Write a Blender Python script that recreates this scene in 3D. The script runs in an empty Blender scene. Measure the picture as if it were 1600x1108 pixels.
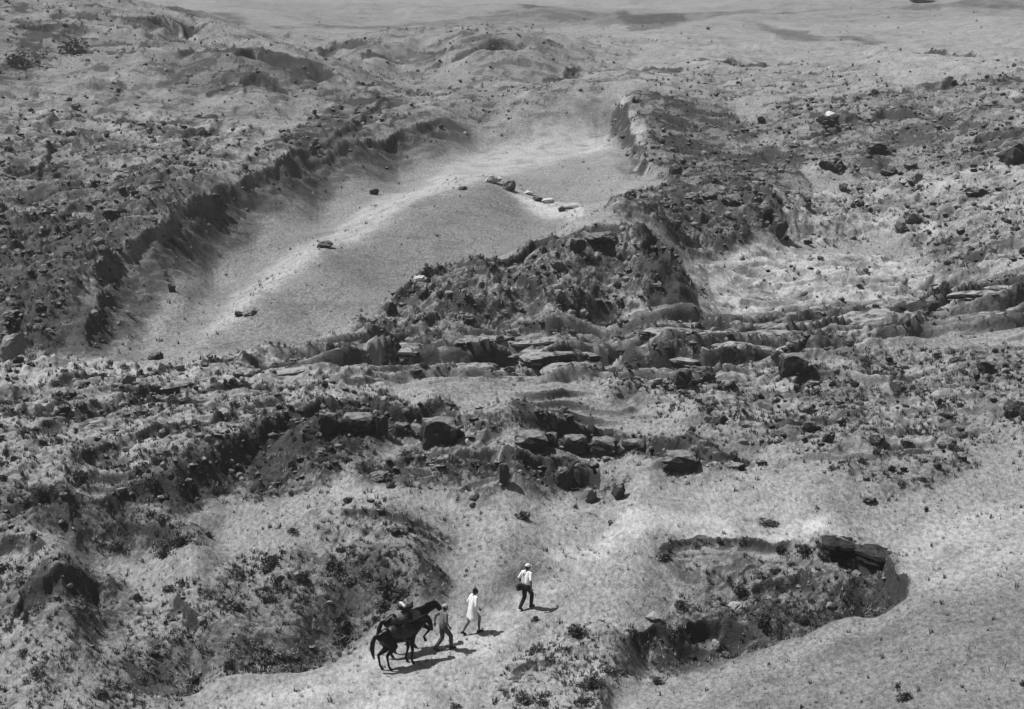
import bpy, bmesh, math, random
import numpy as np
from mathutils import Vector, Matrix

random.seed(7)
rng = np.random.default_rng(11)
S = bpy.context.scene
COL = S.collection

# ------------------------------------------------------------------ camera
CAM_H = 26.0
HFOV = math.radians(30.0)
PITCH = math.radians(13.3)          # looking down
PW, PH = 1600.0, 1108.0             # survey sheet the features are plotted on
FPX = PW / 2 / math.tan(HFOV / 2)
cd = bpy.data.cameras.new('camera')
cam = bpy.data.objects.new('camera', cd)
COL.objects.link(cam)
cam.location = (0, 0, CAM_H)
cam.rotation_euler = (math.pi / 2 - PITCH, 0, 0)
cd.sensor_fit = 'HORIZONTAL'
cd.angle = HFOV
cd.clip_start = 0.5
cd.clip_end = 20000
S.camera = cam

# ------------------------------------------------------------------ sky, sun, exposure
SUN_TO = Vector((-0.52, 0.13, 0.84)).normalized()
sun_el = math.asin(SUN_TO.z)
sun_az = math.atan2(SUN_TO.x, SUN_TO.y)      # clockwise from +Y
W = bpy.data.worlds.new('World')
S.world = W
W.use_nodes = True
nt = W.node_tree
nt.nodes.clear()
wo = nt.nodes.new('ShaderNodeOutputWorld')
bg = nt.nodes.new('ShaderNodeBackground')
sky = nt.nodes.new('ShaderNodeTexSky')
sky.sky_type = 'NISHITA'
sky.sun_disc = False
sky.sun_elevation = sun_el
sky.sun_rotation = sun_az
bw = nt.nodes.new('ShaderNodeRGBToBW')       # black-and-white film
nt.links.new(sky.outputs[0], bw.inputs[0])
nt.links.new(bw.outputs[0], bg.inputs[0])
bg.inputs[1].default_value = 0.05
nt.links.new(bg.outputs[0], wo.inputs[0])
sd_ = bpy.data.lights.new('sun', 'SUN')
sd_.energy = 4.9
sd_.angle = math.radians(0.53)
sd_.color = (1, 1, 1)
sun = bpy.data.objects.new('sun', sd_)
COL.objects.link(sun)
sun.rotation_euler = (-SUN_TO).to_track_quat('-Z', 'Y').to_euler()
sun.location = (0, 0, 300)
S.view_settings.view_transform = 'Standard'
S.view_settings.look = 'None'
S.view_settings.exposure = 0.12
S.view_settings.gamma = 1.0
S.view_settings.use_curve_mapping = False

# ------------------------------------------------------------------ maths helpers
def ray_uv(px, py):
    """horizontal slope u = X/Y and fall t = (H - z)/Y of the sight line through a sheet point"""
    a = (px - PW / 2) / FPX
    b = (PH / 2 - py) / FPX
    c, s = math.cos(PITCH), math.sin(PITCH)
    dy = c + b * s
    dz = b * c - s
    return a / dy, -dz / dy

def at_z(px, py, z):
    u, t = ray_uv(px, py)
    Y = (CAM_H - z) / t
    return u * Y, Y

_perm = rng.permutation(4096).astype(np.int32)
_ang = rng.random(4096) * 2 * math.pi
_gx, _gy = np.cos(_ang).astype(np.float32), np.sin(_ang).astype(np.float32)
_r1, _r2, _r3 = (rng.random(4096).astype(np.float32) for _ in range(3))
def _h(i, j, k=0):
    return _perm[(_perm[(i + 37 * k) & 4095] + j) & 4095]
def perlin(x, y, k=0):
    x = np.asarray(x, np.float32); y = np.asarray(y, np.float32)
    xi = np.floor(x).astype(np.int32); yi = np.floor(y).astype(np.int32)
    xf = x - xi.astype(np.float32); yf = y - yi.astype(np.float32)
    u = xf * xf * xf * (xf * (xf * 6 - 15) + 10)
    v = yf * yf * yf * (yf * (yf * 6 - 15) + 10)
    p0 = _perm[(xi + 37 * k) & 4095]; p1 = _perm[(xi + 1 + 37 * k) & 4095]
    def g(pp, a, b):
        h = _perm[(pp + yi + b) & 4095]
        return _gx[h] * (xf - np.float32(a)) + _gy[h] * (yf - np.float32(b))
    n0 = g(p0, 0, 0); n0 += (g(p1, 1, 0) - n0) * u
    n1 = g(p0, 0, 1); n1 += (g(p1, 1, 1) - n1) * u
    n0 += (n1 - n0) * v
    return n0 * np.float32(1.5)
def fbm(x, y, o=4, k=0, ridged=False):
    x = np.asarray(x, np.float32); y = np.asarray(y, np.float32)
    s = np.zeros_like(x); a = 1.0; t = 0.0
    for i in range(o):
        n = perlin(x, y, k + i)
        if ridged:
            n = 1 - 2 * np.abs(n)
        s += a * n; t += a
        a *= 0.5
        x, y = (x * 1.6 + y * 1.2), (y * 1.6 - x * 1.2)
    return s / t
def cells(x, y, k=0):
    """cell noise: F1, F2 distance, and the hash and offset of the nearest cell"""
    x = np.asarray(x, np.float32); y = np.asarray(y, np.float32)
    xi = np.floor(x).astype(np.int32); yi = np.floor(y).astype(np.int32)
    f1 = np.full(x.shape, 9.0, np.float32); f2 = f1.copy()
    hh = np.zeros(x.shape, np.int32)
    ox = np.zeros(x.shape, np.float32); oy = ox.copy()
    for a in (-1, 0, 1):
        for b in (-1, 0, 1):
            h = _h(xi + a, yi + b, k)
            dx = xi + a + _r1[h] - x; dy = yi + b + _r2[h] - y
            d = dx * dx + dy * dy
            m = d < f1
            f2 = np.where(m, f1, np.minimum(f2, d))
            f1 = np.where(m, d, f1)
            hh = np.where(m, h, hh); ox = np.where(m, dx, ox); oy = np.where(m, dy, oy)
    return np.sqrt(f1), np.sqrt(f2), hh, ox, oy
def sstep(a, b, x):
    t = np.clip((x - a) / (b - a), 0, 1)
    return t * t * (3 - 2 * t)

# ------------------------------------------------------------------ survey: spot heights (sheet x, sheet y, metres)
SPOT = [
 # path, walked uphill to the right
 (150,1150,-1.5),(300,1108,-1.2),(450,1075,-1.0),(600,1048,-0.8),(690,1015,-0.5),(740,990,-0.3),(825,950,0),(900,900,.4),(930,850,.8),
 (600,1108,-1.1),(800,1108,-.9),(930,1108,-.8),(800,1040,-.5),(930,1000,0),(1000,920,.6),(1100,870,1.0),(450,1180,-1.2),(800,1180,-1),
 # right gully slope and the hill in front of it
 (1000,1050,-.9),(1080,1010,-.8),(1150,985,-.6),(1150,900,.7),(1250,930,.4),(1290,905,.95),(1375,925,1.1),(1440,936,2.0),(1285,850,1.7),(1392,870,1.8),(1445,930,1.9),
 (1000,1085,-.8),(1150,1040,-.2),(1300,985,.9),(1600,872,3.0),(1600,1000,2.9),(1600,1108,2.6),(1400,1108,1.9),(1400,1020,1.7),(1200,1108,.4),(1050,1108,-.5),
 (1200,1180,.2),(1600,1180,2.3),(1400,1180,1.6),
 (1500,830,2.4),(1600,760,3.0),(1400,800,2.2),(1250,825,1.8),(1100,800,1.6),(950,830,1.0),(1000,760,1.9),(1200,750,2.3),(1400,740,2.7),(1600,680,3.4),
 # left foreground hill
 (0,1108,-1.5),(100,1108,-1.5),(0,1000,-.5),(0,900,.5),(100,915,1.0),(150,1050,-1.2),(300,1060,-1.5),(300,980,-.4),(300,900,.8),(450,880,.8),
 (450,990,-.7),(550,868,.8),(550,950,-.3),(650,880,.9),(700,925,.1),(780,860,1.0),(600,800,1.7),(450,800,1.3),(350,830,.6),(250,835,.8),(150,850,.6),
 (250,765,1.8),(350,715,2.2),(60,785,1.8),(0,740,2.2),(130,750,1.8),
 # middle ground
 (100,690,2.2),(300,650,2.4),(500,640,2.6),(680,640,2.8),(680,705,2.0),(870,665,2.5),(940,715,1.9),(1060,735,2.0),(800,712,2.4),(850,785,1.3),(760,780,1.3),
 (600,740,1.9),(500,760,1.8),(1200,650,2.7),(1400,640,3.0),(1600,600,3.8),(650,700,2.1),
 (0,600,2.2),(200,600,2.3),(400,592,2.4),(600,600,2.5),(800,610,2.4),(1000,620,2.4),(1200,600,2.8),(1400,570,3.4),(1600,500,4.4),
 (500,560,2.9),(700,545,2.9),(900,540,3.0),(1100,525,3.1),(1300,505,3.2),(1500,470,3.8),
 # the long smooth hull-shaped slope with its central ridge
 (300,570,2.3),(300,545,2.6),(400,530,2.6),(500,520,2.7),(400,470,3.2),(500,400,3.7),(640,322,4.2),(760,283,4.7),(600,450,2.8),(700,400,3.0),(800,340,3.5),(870,340,3.4),
 (850,372,3.4),(740,425,2.9),(660,450,2.7),(820,290,3.6),(900,325,3.4),(930,325,3.5),
 # trough left of the ridge
 (230,530,1.5),(330,420,1.5),(300,480,1.6),(400,390,1.6),(440,410,2.2),(500,330,1.9),(560,330,2.6),(620,270,2.3),(700,260,3.0),(740,235,2.9),(830,230,3.3),(940,205,3.6),(930,260,3.5),(880,280,3.5),(960,290,3.5),
 # left wall crest
 (100,520,2.9),(135,465,3.6),(240,368,4.3),(310,327,4.6),(380,283,4.8),(460,255,5.0),(540,222,5.1),(620,205,5.0),(700,190,4.9),(800,182,4.8),(860,175,5.2),(920,158,5.8),(958,150,6.2),
 (975,175,5.9),(995,225,4.8),(1012,270,4.0),
 # near right wall: the rubble mound
 (540,516,3.0),(600,480,3.4),(660,452,3.9),(740,425,4.6),(850,388,5.6),(930,364,6.3),(1010,380,6.1),(1050,420,4.6),(1100,470,2.7),(950,500,2.9),(800,520,2.8),(850,450,4.3),(650,520,2.8),
 # rubble block behind it
 (960,330,3.9),(1060,302,4.6),(1150,305,4.8),(1205,330,4.6),(1225,380,3.2),(1080,370,3.9),(1130,400,3.3),(1030,290,3.9),
 # right rocky hillside
 (1060,190,5.2),(1150,190,5.0),(1100,230,4.5),(1200,250,4.2),(1100,270,4.0),(1250,290,3.9),(1300,360,3.2),(1450,320,3.8),(1600,290,5.2),(1400,250,4.8),(1600,230,6.2),(1300,190,6.0),
 (1400,152,7.2),(1500,133,7.6),(1600,128,8.0),(1270,172,6.2),(1180,165,5.0),
 (1150,460,2.4),(1300,450,2.4),(1250,490,2.5),(1430,410,2.9),(1500,395,3.6),(1600,400,4.2),(1480,440,3.2),(1380,470,2.8),
 # left rocky field and hills behind
 (0,470,2.2),(60,430,2.4),(0,400,2.6),(150,350,3.0),(100,300,3.4),(0,250,4.0),(200,250,4.0),(300,240,4.2),(330,190,4.9),(200,180,5.4),(150,130,6.8),(60,150,6.2),(0,150,6.5),(140,92,7.9),(230,95,7.9),
 (300,92,8.2),(400,90,8.4),(480,107,7.3),(545,128,5.8),(470,160,5.0),(380,150,6.0),(600,165,4.4),(600,140,4.0),(700,160,4.0),(450,200,4.8),(560,185,4.6),
 (100,40,10.6),(190,36,10.4),(260,44,9.6),(330,50,9.0),(0,15,12.0),(60,80,8.6),(120,75,8.6),(300,75,7.4),
 (430,75,5.0),(600,78,5.4),(660,80,5.0),(500,100,3.4),(620,110,3.2),(700,100,4.6),(740,80,6.2),(780,68,6.6),(830,80,6.0),(860,100,4.6),(890,115,3.6),(840,140,3.6),(720,140,3.2),
 (960,120,3.0),(1060,130,3.2),(1100,105,3.6),(1180,110,3.0),(1300,130,3.8),(1370,110,4.2),(1250,90,2.6),(1450,95,4.0),(1600,100,5.0),(1000,100,2.4),
 (400,40,3.0),(330,30,3.5),(400,10,2.0),(600,50,2.0),(600,15,1.0),(800,45,2.0),(800,10,.5),(960,60,2.0),(1000,30,1.5),(1080,50,2.6),(1200,45,2.0),(1220,15,2.4),(1300,70,2.6),(1350,40,2.4),(1500,60,3.2),
 (1500,15,4.5),(1600,30,5.0),(1000,5,1.0),(200,10,4.0),
]
# spot heights in ground coordinates (X, Y, z), beyond the sheet
GROUND = [(-260,560,18),(-150,600,6),(0,620,-2),(120,600,0),(260,560,12),(-400,1000,40),(0,1000,-6),(400,1000,30),
          (-900,2400,130),(0,2600,60),(900,2400,120),(-12,42,-1.6),(0,40,-1.2),(12,42,1.6)]
P, Z = [], []
for px, py, z in SPOT:
    X, Y = at_z(px, py, z)
    P.append((X / Y * 4.0, math.log(Y))); Z.append(z)
for X, Y, z in GROUND:
    P.append((X / Y * 4.0, math.log(Y))); Z.append(z)
P = np.array(P); Z = np.array(Z)
def tps(d2):
    return 0.5 * d2 * np.log(d2 + 1e-12)
n = len(P)
d2 = ((P[:, None] - P[None]) ** 2).sum(-1)
A = np.zeros((n + 3, n + 3))
A[:n, :n] = tps(d2) + 2e-4 * np.eye(n)
A[:n, n] = 1; A[:n, n + 1:] = P
A[n, :n] = 1; A[n + 1:, :n] = P.T
C = np.linalg.solve(A, np.concatenate([Z, np.zeros(3)]))
# coarse table of the broad relief over (u, ln Y)
UC = np.linspace(-0.36, 0.36, 241)
VC = np.linspace(math.log(40), math.log(2700), 520)
def macro_table():
    out = np.zeros((len(VC), len(UC)))
    for i, v in enumerate(VC):
        q = np.stack([UC * 4, np.full_like(UC, v)], 1)
        dd = ((q[:, None] - P[None]) ** 2).sum(-1)
        out[i] = tps(dd) @ C[:n] + C[n] + q @ C[n + 1:]
    return out
MT = macro_table()
def bil(T, u, v):
    a = np.clip((u - UC[0]) / (UC[1] - UC[0]), 0, len(UC) - 1.001)
    b = np.clip((v - VC[0]) / (VC[1] - VC[0]), 0, len(VC) - 1.001)
    i = a.astype(int); j = b.astype(int); fa = a - i; fb = b - j
    return (T[j, i] * (1 - fa) + T[j, i + 1] * fa) * (1 - fb) + (T[j + 1, i] * (1 - fa) + T[j + 1, i + 1] * fa) * fb
_YS = np.exp(np.linspace(math.log(42), math.log(2600), 4000))
def macro_hit(px, py):
    """where a sheet point lies on the broad relief"""
    u, t = ray_uv(px, py)
    z = bil(MT, np.full_like(_YS, u), np.log(_YS))
    k = np.argmax(z >= CAM_H - t * _YS)
    Y = _YS[k] if k > 0 else CAM_H / t
    return u * Y, Y

# ------------------------------------------------------------------ terrain grid
NR, NCOL = 1360, 800
t0_, t1_ = ray_uv(800, 1150)[1], ray_uv(800, -6)[1]
rows_t = np.linspace(t0_, t1_, NR - 60)
Yr = (CAM_H - 2.0) / rows_t
Yfar = np.exp(np.linspace(math.log(Yr[-1]), math.log(2650), 61))[1:]
Yr = np.concatenate([[44.0, 48.0], Yr, Yfar])
Yr = np.unique(Yr); NR = len(Yr)
UIN = 0.279
uin = np.linspace(-UIN, UIN, NCOL)
side = np.concatenate([np.linspace(.2797, .325, 44), [.33, .336, .344, .355]])
Us = np.concatenate([-side[::-1], uin, side]); NCG = len(Us)
U, YY = np.meshgrid(Us, Yr)
XX = U * YY
# the outermost columns run further out to the sides so the ground reaches on
ext = np.clip((np.abs(U) - 0.325) / 0.030, 0, 1) ** 2
XX = XX + np.sign(U) * ext * (30 + 0.5 * YY)
LV = np.log(YY)
ZM = bil(MT, U, LV)
RS = np.sqrt(YY / 80.0)              # features grow coarser up the valley
XN, YN = (XX / RS).astype(np.float32), (160.0 * RS).astype(np.float32)         # ground coordinates measured in that growing unit

# ------------------------------------------------------------------ ground-cover zones (sheet outlines)
def to_plane(poly):
    out = []
    for px, py in poly:
        px = -170 if px <= 0 else (1770 if px >= 1600 else px)      # cover runs on past the edge of the sheet
        py = 1170 if py >= 1108 else py
        X, Y = macro_hit(px, py)
        out.append((X / Y, math.log(Y)))
    return np.array(out)
ZUC, ZVC = np.meshgrid(UC, VC)
def zone(poly, soft=2):
    q = to_plane(poly)
    x, y = ZUC.ravel(), ZVC.ravel()
    ins = np.zeros(x.shape, bool)
    j = len(q) - 1
    for i in range(len(q)):
        xi, yi = q[i]; xj, yj = q[j]
        c = ((yi > y) != (yj > y)) & (x < (xj - xi) * (y - yi) / (yj - yi + 1e-12) + xi)
        ins ^= c
        j = i
    m = ins.reshape(ZUC.shape).astype(float)
    for _ in range(soft):
        p = np.pad(m, 1, mode='edge')
        m = (p[:-2, 1:-1] + p[2:, 1:-1] + p[1:-1, :-2] + p[1:-1, 2:] + 2 * p[1:-1, 1:-1]) / 6
    return m
ROUGH = np.zeros(ZUC.shape); DARK = np.zeros(ZUC.shape); PALE = np.zeros(ZUC.shape); SHRUB = np.zeros(ZUC.shape); SMOOTH = np.zeros(ZUC.shape)
ZONES = [
 # outline, rough, dark, pale, shrub
 ([(0,230),(120,230),(250,280),(330,300),(240,365),(135,465),(100,540),(0,590)], .9, .6, .05, .45),           # left dark rubble field
 ([(0,330),(200,330),(230,370),(130,470),(90,560),(0,600)], .95, .75, 0, .5),
 ([(0,180),(330,180),(420,210),(330,300),(200,330),(0,330)], .8, .4, .08, .3),
 ([(200,340),(300,290),(420,235),(520,165),(600,150),(620,185),(700,190),(540,228),(380,290),(240,372)], .8, .6, 0, .15),  # dark ledges behind left wall
 ([(230,365),(380,285),(540,225),(740,200),(745,230),(560,280),(420,340),(330,400),(270,460),(215,520),(150,570),(60,560),(130,470)], .22, .8, 0, .1),  # left wall face, its shade laid in as dark ground
 ([(0,20),(120,20),(330,50),(330,90),(140,95),(0,190)], .55, .4, 0, .3),
 ([(250,100),(400,88),(545,128),(480,165),(330,160),(240,150)], .45, .6, 0, .1),
 ([(420,130),(700,140),(960,150),(900,170),(700,190),(560,190)], .5, .35, 0, .1),
 ([(630,120),(690,90),(780,66),(830,72),(800,90),(720,105)], .3, .4, 0, 0),
 ([(880,175),(960,150),(985,200),(1010,265),(985,250),(960,195)], .2, .45, 0, .1),
 ([(965,160),(1130,170),(1200,230),(1260,290),(1200,310),(1050,295),(1015,270),(990,215)], .7, .62, 0, .4),       # dark flank right of the hull
 ([(1120,210),(1240,165),(1400,148),(1600,128),(1600,270),(1420,290),(1280,280),(1200,260)], .9, .42, .05, .3),
 ([(1180,300),(1420,280),(1600,270),(1600,400),(1480,400),(1380,380),(1230,390)], .9, .15, .25, .25),
 ([(950,330),(1060,300),(1210,310),(1225,390),(1130,410),(1050,380),(960,350)], .9, .6, 0, .15),               # rubble block
 ([(540,515),(640,460),(740,425),(850,385),(930,362),(1010,378),(1060,430),(1090,490),(980,510),(800,530),(560,545)], .8, .28, 0, .3),  # mound
 ([(985,375),(1050,400),(1100,480),(1060,500),(1010,470)], .4, .95, 0, 0),  # right side of the mound, its shade carried by dark colour
 ([(1070,410),(1230,395),(1450,410),(1480,450),(1350,490),(1200,500),(1090,485)], .4, .12, .5, 0),              # white valley floor
 ([(1380,370),(1600,350),(1600,440),(1480,460),(1430,420)], .7, .3, .1, .15),
 ([(0,600),(200,585),(450,555),(700,530),(1000,500),(1300,490),(1500,440),(1600,420),(1600,480),(1300,560),(1100,610),(800,600),(500,600),(200,630),(0,650)], .6, .12, .4, .2),  # ledge band
 ([(0,620),(300,610),(600,610),(640,650),(400,690),(250,780),(0,820)], .58, .12, .15, .55),
 ([(150,800),(260,740),(380,680),(520,640),(640,650),(620,700),(500,760),(330,790),(250,830)], .9, .75, 0, .5),
 ([(0,790),(110,780),(180,820),(280,820),(360,860),(200,880),(0,880)], .7, .7, 0, .6),
 ([(620,650),(900,670),(1090,700),(1200,735),(1050,745),(900,710),(700,720),(620,700)], .8, .3, .1, .2),
 ([(900,580),(1200,560),(1420,560),(1600,540),(1600,690),(1480,700),(1250,730),(1080,690),(950,630)], .5, .2, .1, .5),
 ([(700,715),(800,710),(900,730),(985,760),(960,790),(860,780),(760,790),(560,760),(520,730)], .8, .55, 0, .25),
 ([(30,915),(180,910),(230,960),(120,1000),(30,980)], .7, .55, 0, .2),
 ([(380,880),(560,870),(700,900),(690,945),(560,1008),(480,1036),(300,1075),(180,1085),(220,1010),(300,960)], .45, .38, 0, .75),   # shrubby gully side
 ([(0,900),(300,900),(300,1108),(0,1108)], .45, .15, 0, .35),
 ([(460,800),(650,810),(720,850),(640,870),(500,850)], .4, .2, 0, .3),
 ([(990,1045),(1060,960),(1180,900),(1280,850),(1400,870),(1438,925),(1250,996),(1080,1052)], .7, .5, 0, .5),   # right gully side
 ([(1020,850),(1290,845),(1250,930),(1060,950)], .4, .25, 0, .2),
 ([(780,1020),(1000,980),(1050,1060),(950,1108),(760,1108)], .5, .1, .15, .35),
 ([(1280,740),(1500,700),(1540,720),(1440,780),(1330,780)], .5, .3, 0, .3),
 # bare and smooth ground; some sun and shade laid in as tone
 ([(560,60),(1000,70),(960,150),(700,160),(560,140)], .35, .28, 0, .08),
 ([(330,0),(1600,0),(1600,60),(330,60)], 0, .14, 0, 0),
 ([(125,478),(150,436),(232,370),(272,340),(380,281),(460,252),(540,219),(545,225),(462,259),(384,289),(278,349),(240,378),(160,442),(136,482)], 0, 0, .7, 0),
 ([(962,163),(970,163),(998,215),(1017,266),(1011,268),(989,217)], 0, 0, 1.0, 0),  # thin rim line, its sunlit look painted pale
 ([(1230,818),(1300,818),(1330,845),(1260,845)], 0, 0, .9, 0),
 ([(240,560),(345,405),(470,325),(620,262),(720,235),(640,290),(480,385),(310,540)], 0, .22, 0, 0),
 ([(1060,330),(1230,395),(1220,420),(1120,420),(1060,400)], .3, .4, 0, 0),
 ([(980,1108),(1150,1055),(1300,1000),(1440,948),(1600,882),(1600,1108)], .1, .38, 0, .2),
 ([(1440,920),(1400,870),(1450,800),(1600,750),(1600,858)], .05, 0, .28, .05),
 ([(320,548),(500,402),(640,322),(760,286),(900,335),(870,370),(740,422),(640,458),(540,515),(420,548)], 0, .32, 0, 0),  # slope right of the ridge, painted darker as turned from the sun
 ([(395,92),(470,100),(550,130),(500,150),(420,125)], .2, .8, 0, 0),  # right flank of the far hill, its shading put into the colour
 ([(190,38),(335,52),(300,66),(220,58)], .2, .6, 0, 0),  # face of the next far hill, shaded by colour likewise
 ([(85,55),(140,60),(140,90),(95,88)], .4, .7, 0, .6),
 ([(690,60),(790,68),(740,82),(660,118),(640,112)], .2, .5, 0, 0),  # dark side of the far mound, shade painted in
 ([(880,178),(960,150),(1000,250),(985,260),(960,200)], .2, .6, 0, .1),
 ([(310,545),(400,470),(500,400),(640,318),(760,282),(730,266),(606,306),(466,386),(370,458)], 0, 0, .32, 0),  # sunward strip beside the ridge, painted brighter
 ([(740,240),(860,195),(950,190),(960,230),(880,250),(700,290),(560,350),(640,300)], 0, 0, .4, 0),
 ([(780,280),(900,325),(930,345),(880,345),(800,305)], .3, 0, .6, 0),
 ([(850,880),(930,830),(1100,800),(1290,820),(1290,845),(1020,845),(900,895)], 0, 0, .5, 0),
 ([(480,760),(700,780),(880,800),(900,850),(700,840),(560,800)], .05, 0, .15, 0),
 ([(1000,760),(1200,745),(1250,790),(1000,810)], .05, 0, .2, 0),
 ([(200,1108),(480,1055),(600,1000),(760,940),(900,900),(790,1005),(620,1108)], .03, 0, .42, 0),
 ([(700,30),(1600,30),(1600,110),(1200,150),(1000,140),(900,110)], .1, .1, .12, 0),
 ([(900,115),(1200,100),(1350,110),(1400,145),(1200,165),(1000,150)], .5, .3, .1, .15),
 ([(1330,85),(1600,95),(1600,125),(1400,140)], .3, .15, .2, 0),
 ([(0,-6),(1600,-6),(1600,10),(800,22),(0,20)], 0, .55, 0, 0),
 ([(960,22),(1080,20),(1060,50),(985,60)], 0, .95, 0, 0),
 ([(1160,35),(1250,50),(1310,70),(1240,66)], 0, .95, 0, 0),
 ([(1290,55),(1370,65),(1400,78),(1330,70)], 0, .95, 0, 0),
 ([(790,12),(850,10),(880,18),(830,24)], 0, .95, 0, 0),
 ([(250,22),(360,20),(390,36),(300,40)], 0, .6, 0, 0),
]
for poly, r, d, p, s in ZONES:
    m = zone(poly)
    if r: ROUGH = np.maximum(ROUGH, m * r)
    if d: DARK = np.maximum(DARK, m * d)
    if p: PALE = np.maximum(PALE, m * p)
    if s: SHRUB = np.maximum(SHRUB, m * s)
for poly in ([(310,548),(500,400),(640,320),(760,284),(900,330),(880,365),(740,420),(640,455),(540,512),(420,545)],
             [(250,560),(340,410),(470,330),(620,270),(740,232),(860,195),(950,190),(985,250),(990,290),(930,320),(760,280),(640,318),(480,395),(300,545)],
             [(940,1108),(960,1085),(1150,1018),(1300,960),(1440,912),(1600,850),(1600,1108)],
             [(120,1125),(300,1080),(480,1040),(560,1002),(600,978),(700,935),(850,900),(930,880),(960,960),(800,1035),(640,1108)],
             [(1440,920),(1400,880),(1290,840),(1000,800),(1050,745),(1300,790),(1600,720),(1600,870)]):
    SMOOTH = np.maximum(SMOOTH, zone(poly))
# look the zones up with a wavering edge
wu = U + 0.006 * fbm(XX / 3, YY / 9, 3, 51); wv = LV + 0.02 * fbm(XX / 4, YY / 12, 3, 55)
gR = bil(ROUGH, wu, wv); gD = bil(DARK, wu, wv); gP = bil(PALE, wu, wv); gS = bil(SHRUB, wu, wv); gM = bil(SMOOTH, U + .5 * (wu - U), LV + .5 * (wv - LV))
BANDZ = zone([(380,600),(450,555),(620,528),(900,515),(1100,495),(1300,485),(1480,455),(1600,440),(1600,500),(1450,540),(1280,560),(1110,600),(900,600),(600,600)], 3)
LEFTZ = zone([(0,150),(300,130),(560,130),(700,150),(700,192),(540,222),(380,282),(240,366),(135,463),(90,560),(0,600)], 4)
LOWZ = zone([(0,600),(380,590),(640,600),(1100,610),(1300,570),(1600,510),(1600,690),(1250,735),(1000,740),(600,700),(400,700),(150,800),(0,830)], 4)
PITZ = zone([(1080,420),(1230,395),(1460,400),(1500,450),(1350,492),(1200,502),(1090,488)], 3)
gB = bil(BANDZ, U, LV); gL = bil(LEFTZ, U, LV); gW = bil(LOWZ, U, LV); gPit = bil(PITZ, U, LV)
WALLZ = zone([(225,362),(380,280),(540,220),(740,198),(745,230),(560,280),(420,340),(330,400),(270,460),(215,520),(150,575),(60,560),(125,470)], 3)
gWall = bil(WALLZ, U, LV)
upl = sstep(165, 200, YY) * (1 - sstep(300, 380, YY)) * (1 - sstep(-.01, .06, U))
gR = np.maximum(gR, 0.10 + .28 * upl)
gD = np.maximum(gD, .25 * upl)
gR = gR * (1 - 0.93 * gM)
gS = gS * (1 - 0.9 * gM)

# ------------------------------------------------------------------ scarps and gullies
DZ = np.zeros_like(ZM)
FACE = np.zeros_like(ZM)
def poly_dist(pts, jit=0.5, kk=90):
    q = np.array([macro_hit(*p) for p in pts])
    return q
def scarp(pts, drop, talus, face=0.35, lip=0.12, jit=0.5, seed=0):
    q = np.array([macro_hit(*p) for p in pts])
    lo = q.min(0) - talus - 3; hi = q.max(0) + talus + 3
    rr = np.where((Yr >= lo[1]) & (Yr <= hi[1]))[0]
    if len(rr) == 0: return
    r0, r1 = rr[0], rr[-1] + 1
    xs, ys = XX[r0:r1], YY[r0:r1]
    sc = math.sqrt(q[:, 1].mean() / 80)
    jx = jit * sc * fbm(xs / (2.4 * sc), ys / (2.4 * sc), 2, 70 + seed); jy = jit * sc * fbm(xs / (2.4 * sc) + 9, ys / (2.4 * sc) + 4, 2, 75 + seed)
    x = xs + jx; y = ys + jy
    best = np.full(x.shape, 1e9); sg = np.zeros(x.shape); par = np.zeros(x.shape)
    L = 0.0; seg = []
    for i in range(len(q) - 1):
        l = np.hypot(*(q[i + 1] - q[i])); seg.append((L, l)); L += l
    for i in range(len(q) - 1):
        ax, ay = q[i]; bx, by = q[i + 1]; l0, l = seg[i]
        dx, dy = bx - ax, by - ay
        tt = ((x - ax) * dx + (y - ay) * dy) / (l * l + 1e-9)
        tc = np.clip(tt, 0, 1)
        ex, ey = x - ax - tc * dx, y - ay - tc * dy
        d = np.hypot(ex, ey)
        side_ = np.sign(ex * dy - ey * dx)        # + on the right-hand side of travel
        m = d < best
        best = np.where(m, d, best); sg = np.where(m, side_, sg); par = np.where(m, (l0 + tc * l) / L, par)
    s = best * sg
    endf = sstep(0, .10, par) * (1 - sstep(.90, 1, par))
    vary = 0.65 + 0.55 * perlin(par * L / (3.0 * sc) + 5 * seed, par * 0 + seed, 3)
    amp = drop * endf * np.clip(vary, .2, 1.3)
    prof = np.where(s > 0, -sstep(0, face, s) * (1 - sstep(face * 1.2, talus, s)), lip * (1 - sstep(0, 1.2 * sc, -s)))
    DZ[r0:r1] += amp * prof
    fm = np.where(s > -.05, (1 - sstep(face * 1.3, face * 1.3 + .25 * talus, s)) * endf, 0)
    FACE[r0:r1] = np.maximum(FACE[r0:r1], fm)
def gully(pts, depth, width, shift=0.0, seed=0):
    q = []
    for p in pts:
        X, Y = macro_hit(*p); q.append((X, Y + shift))
    q = np.array(q)
    lo = q.min(0) - 3 * width; hi = q.max(0) + 3 * width
    rr = np.where((Yr >= lo[1]) & (Yr <= hi[1]))[0]
    r0, r1 = rr[0], rr[-1] + 1
    x, y = XX[r0:r1], YY[r0:r1]
    x = x + .3 * fbm(x / 2, y / 2, 2, 80 + seed)
    best = np.full(x.shape, 1e9); par = np.zeros(x.shape)
    for i in range(len(q) - 1):
        ax, ay = q[i]; bx, by = q[i + 1]
        dx, dy = bx - ax, by - ay
        tc = np.clip(((x - ax) * dx + (y - ay) * dy) / (dx * dx + dy * dy + 1e-9), 0, 1)
        d = np.hypot(x - ax - tc * dx, y - ay - tc * dy)
        m = d < best
        best = np.where(m, d, best); par = np.where(m, (i + tc) / (len(q) - 1), par)
    endf = sstep(0, .12, par) * (1 - sstep(.8, 1, par))
    DZ[r0:r1] -= depth * endf * (1 - sstep(0, width, best))
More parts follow.
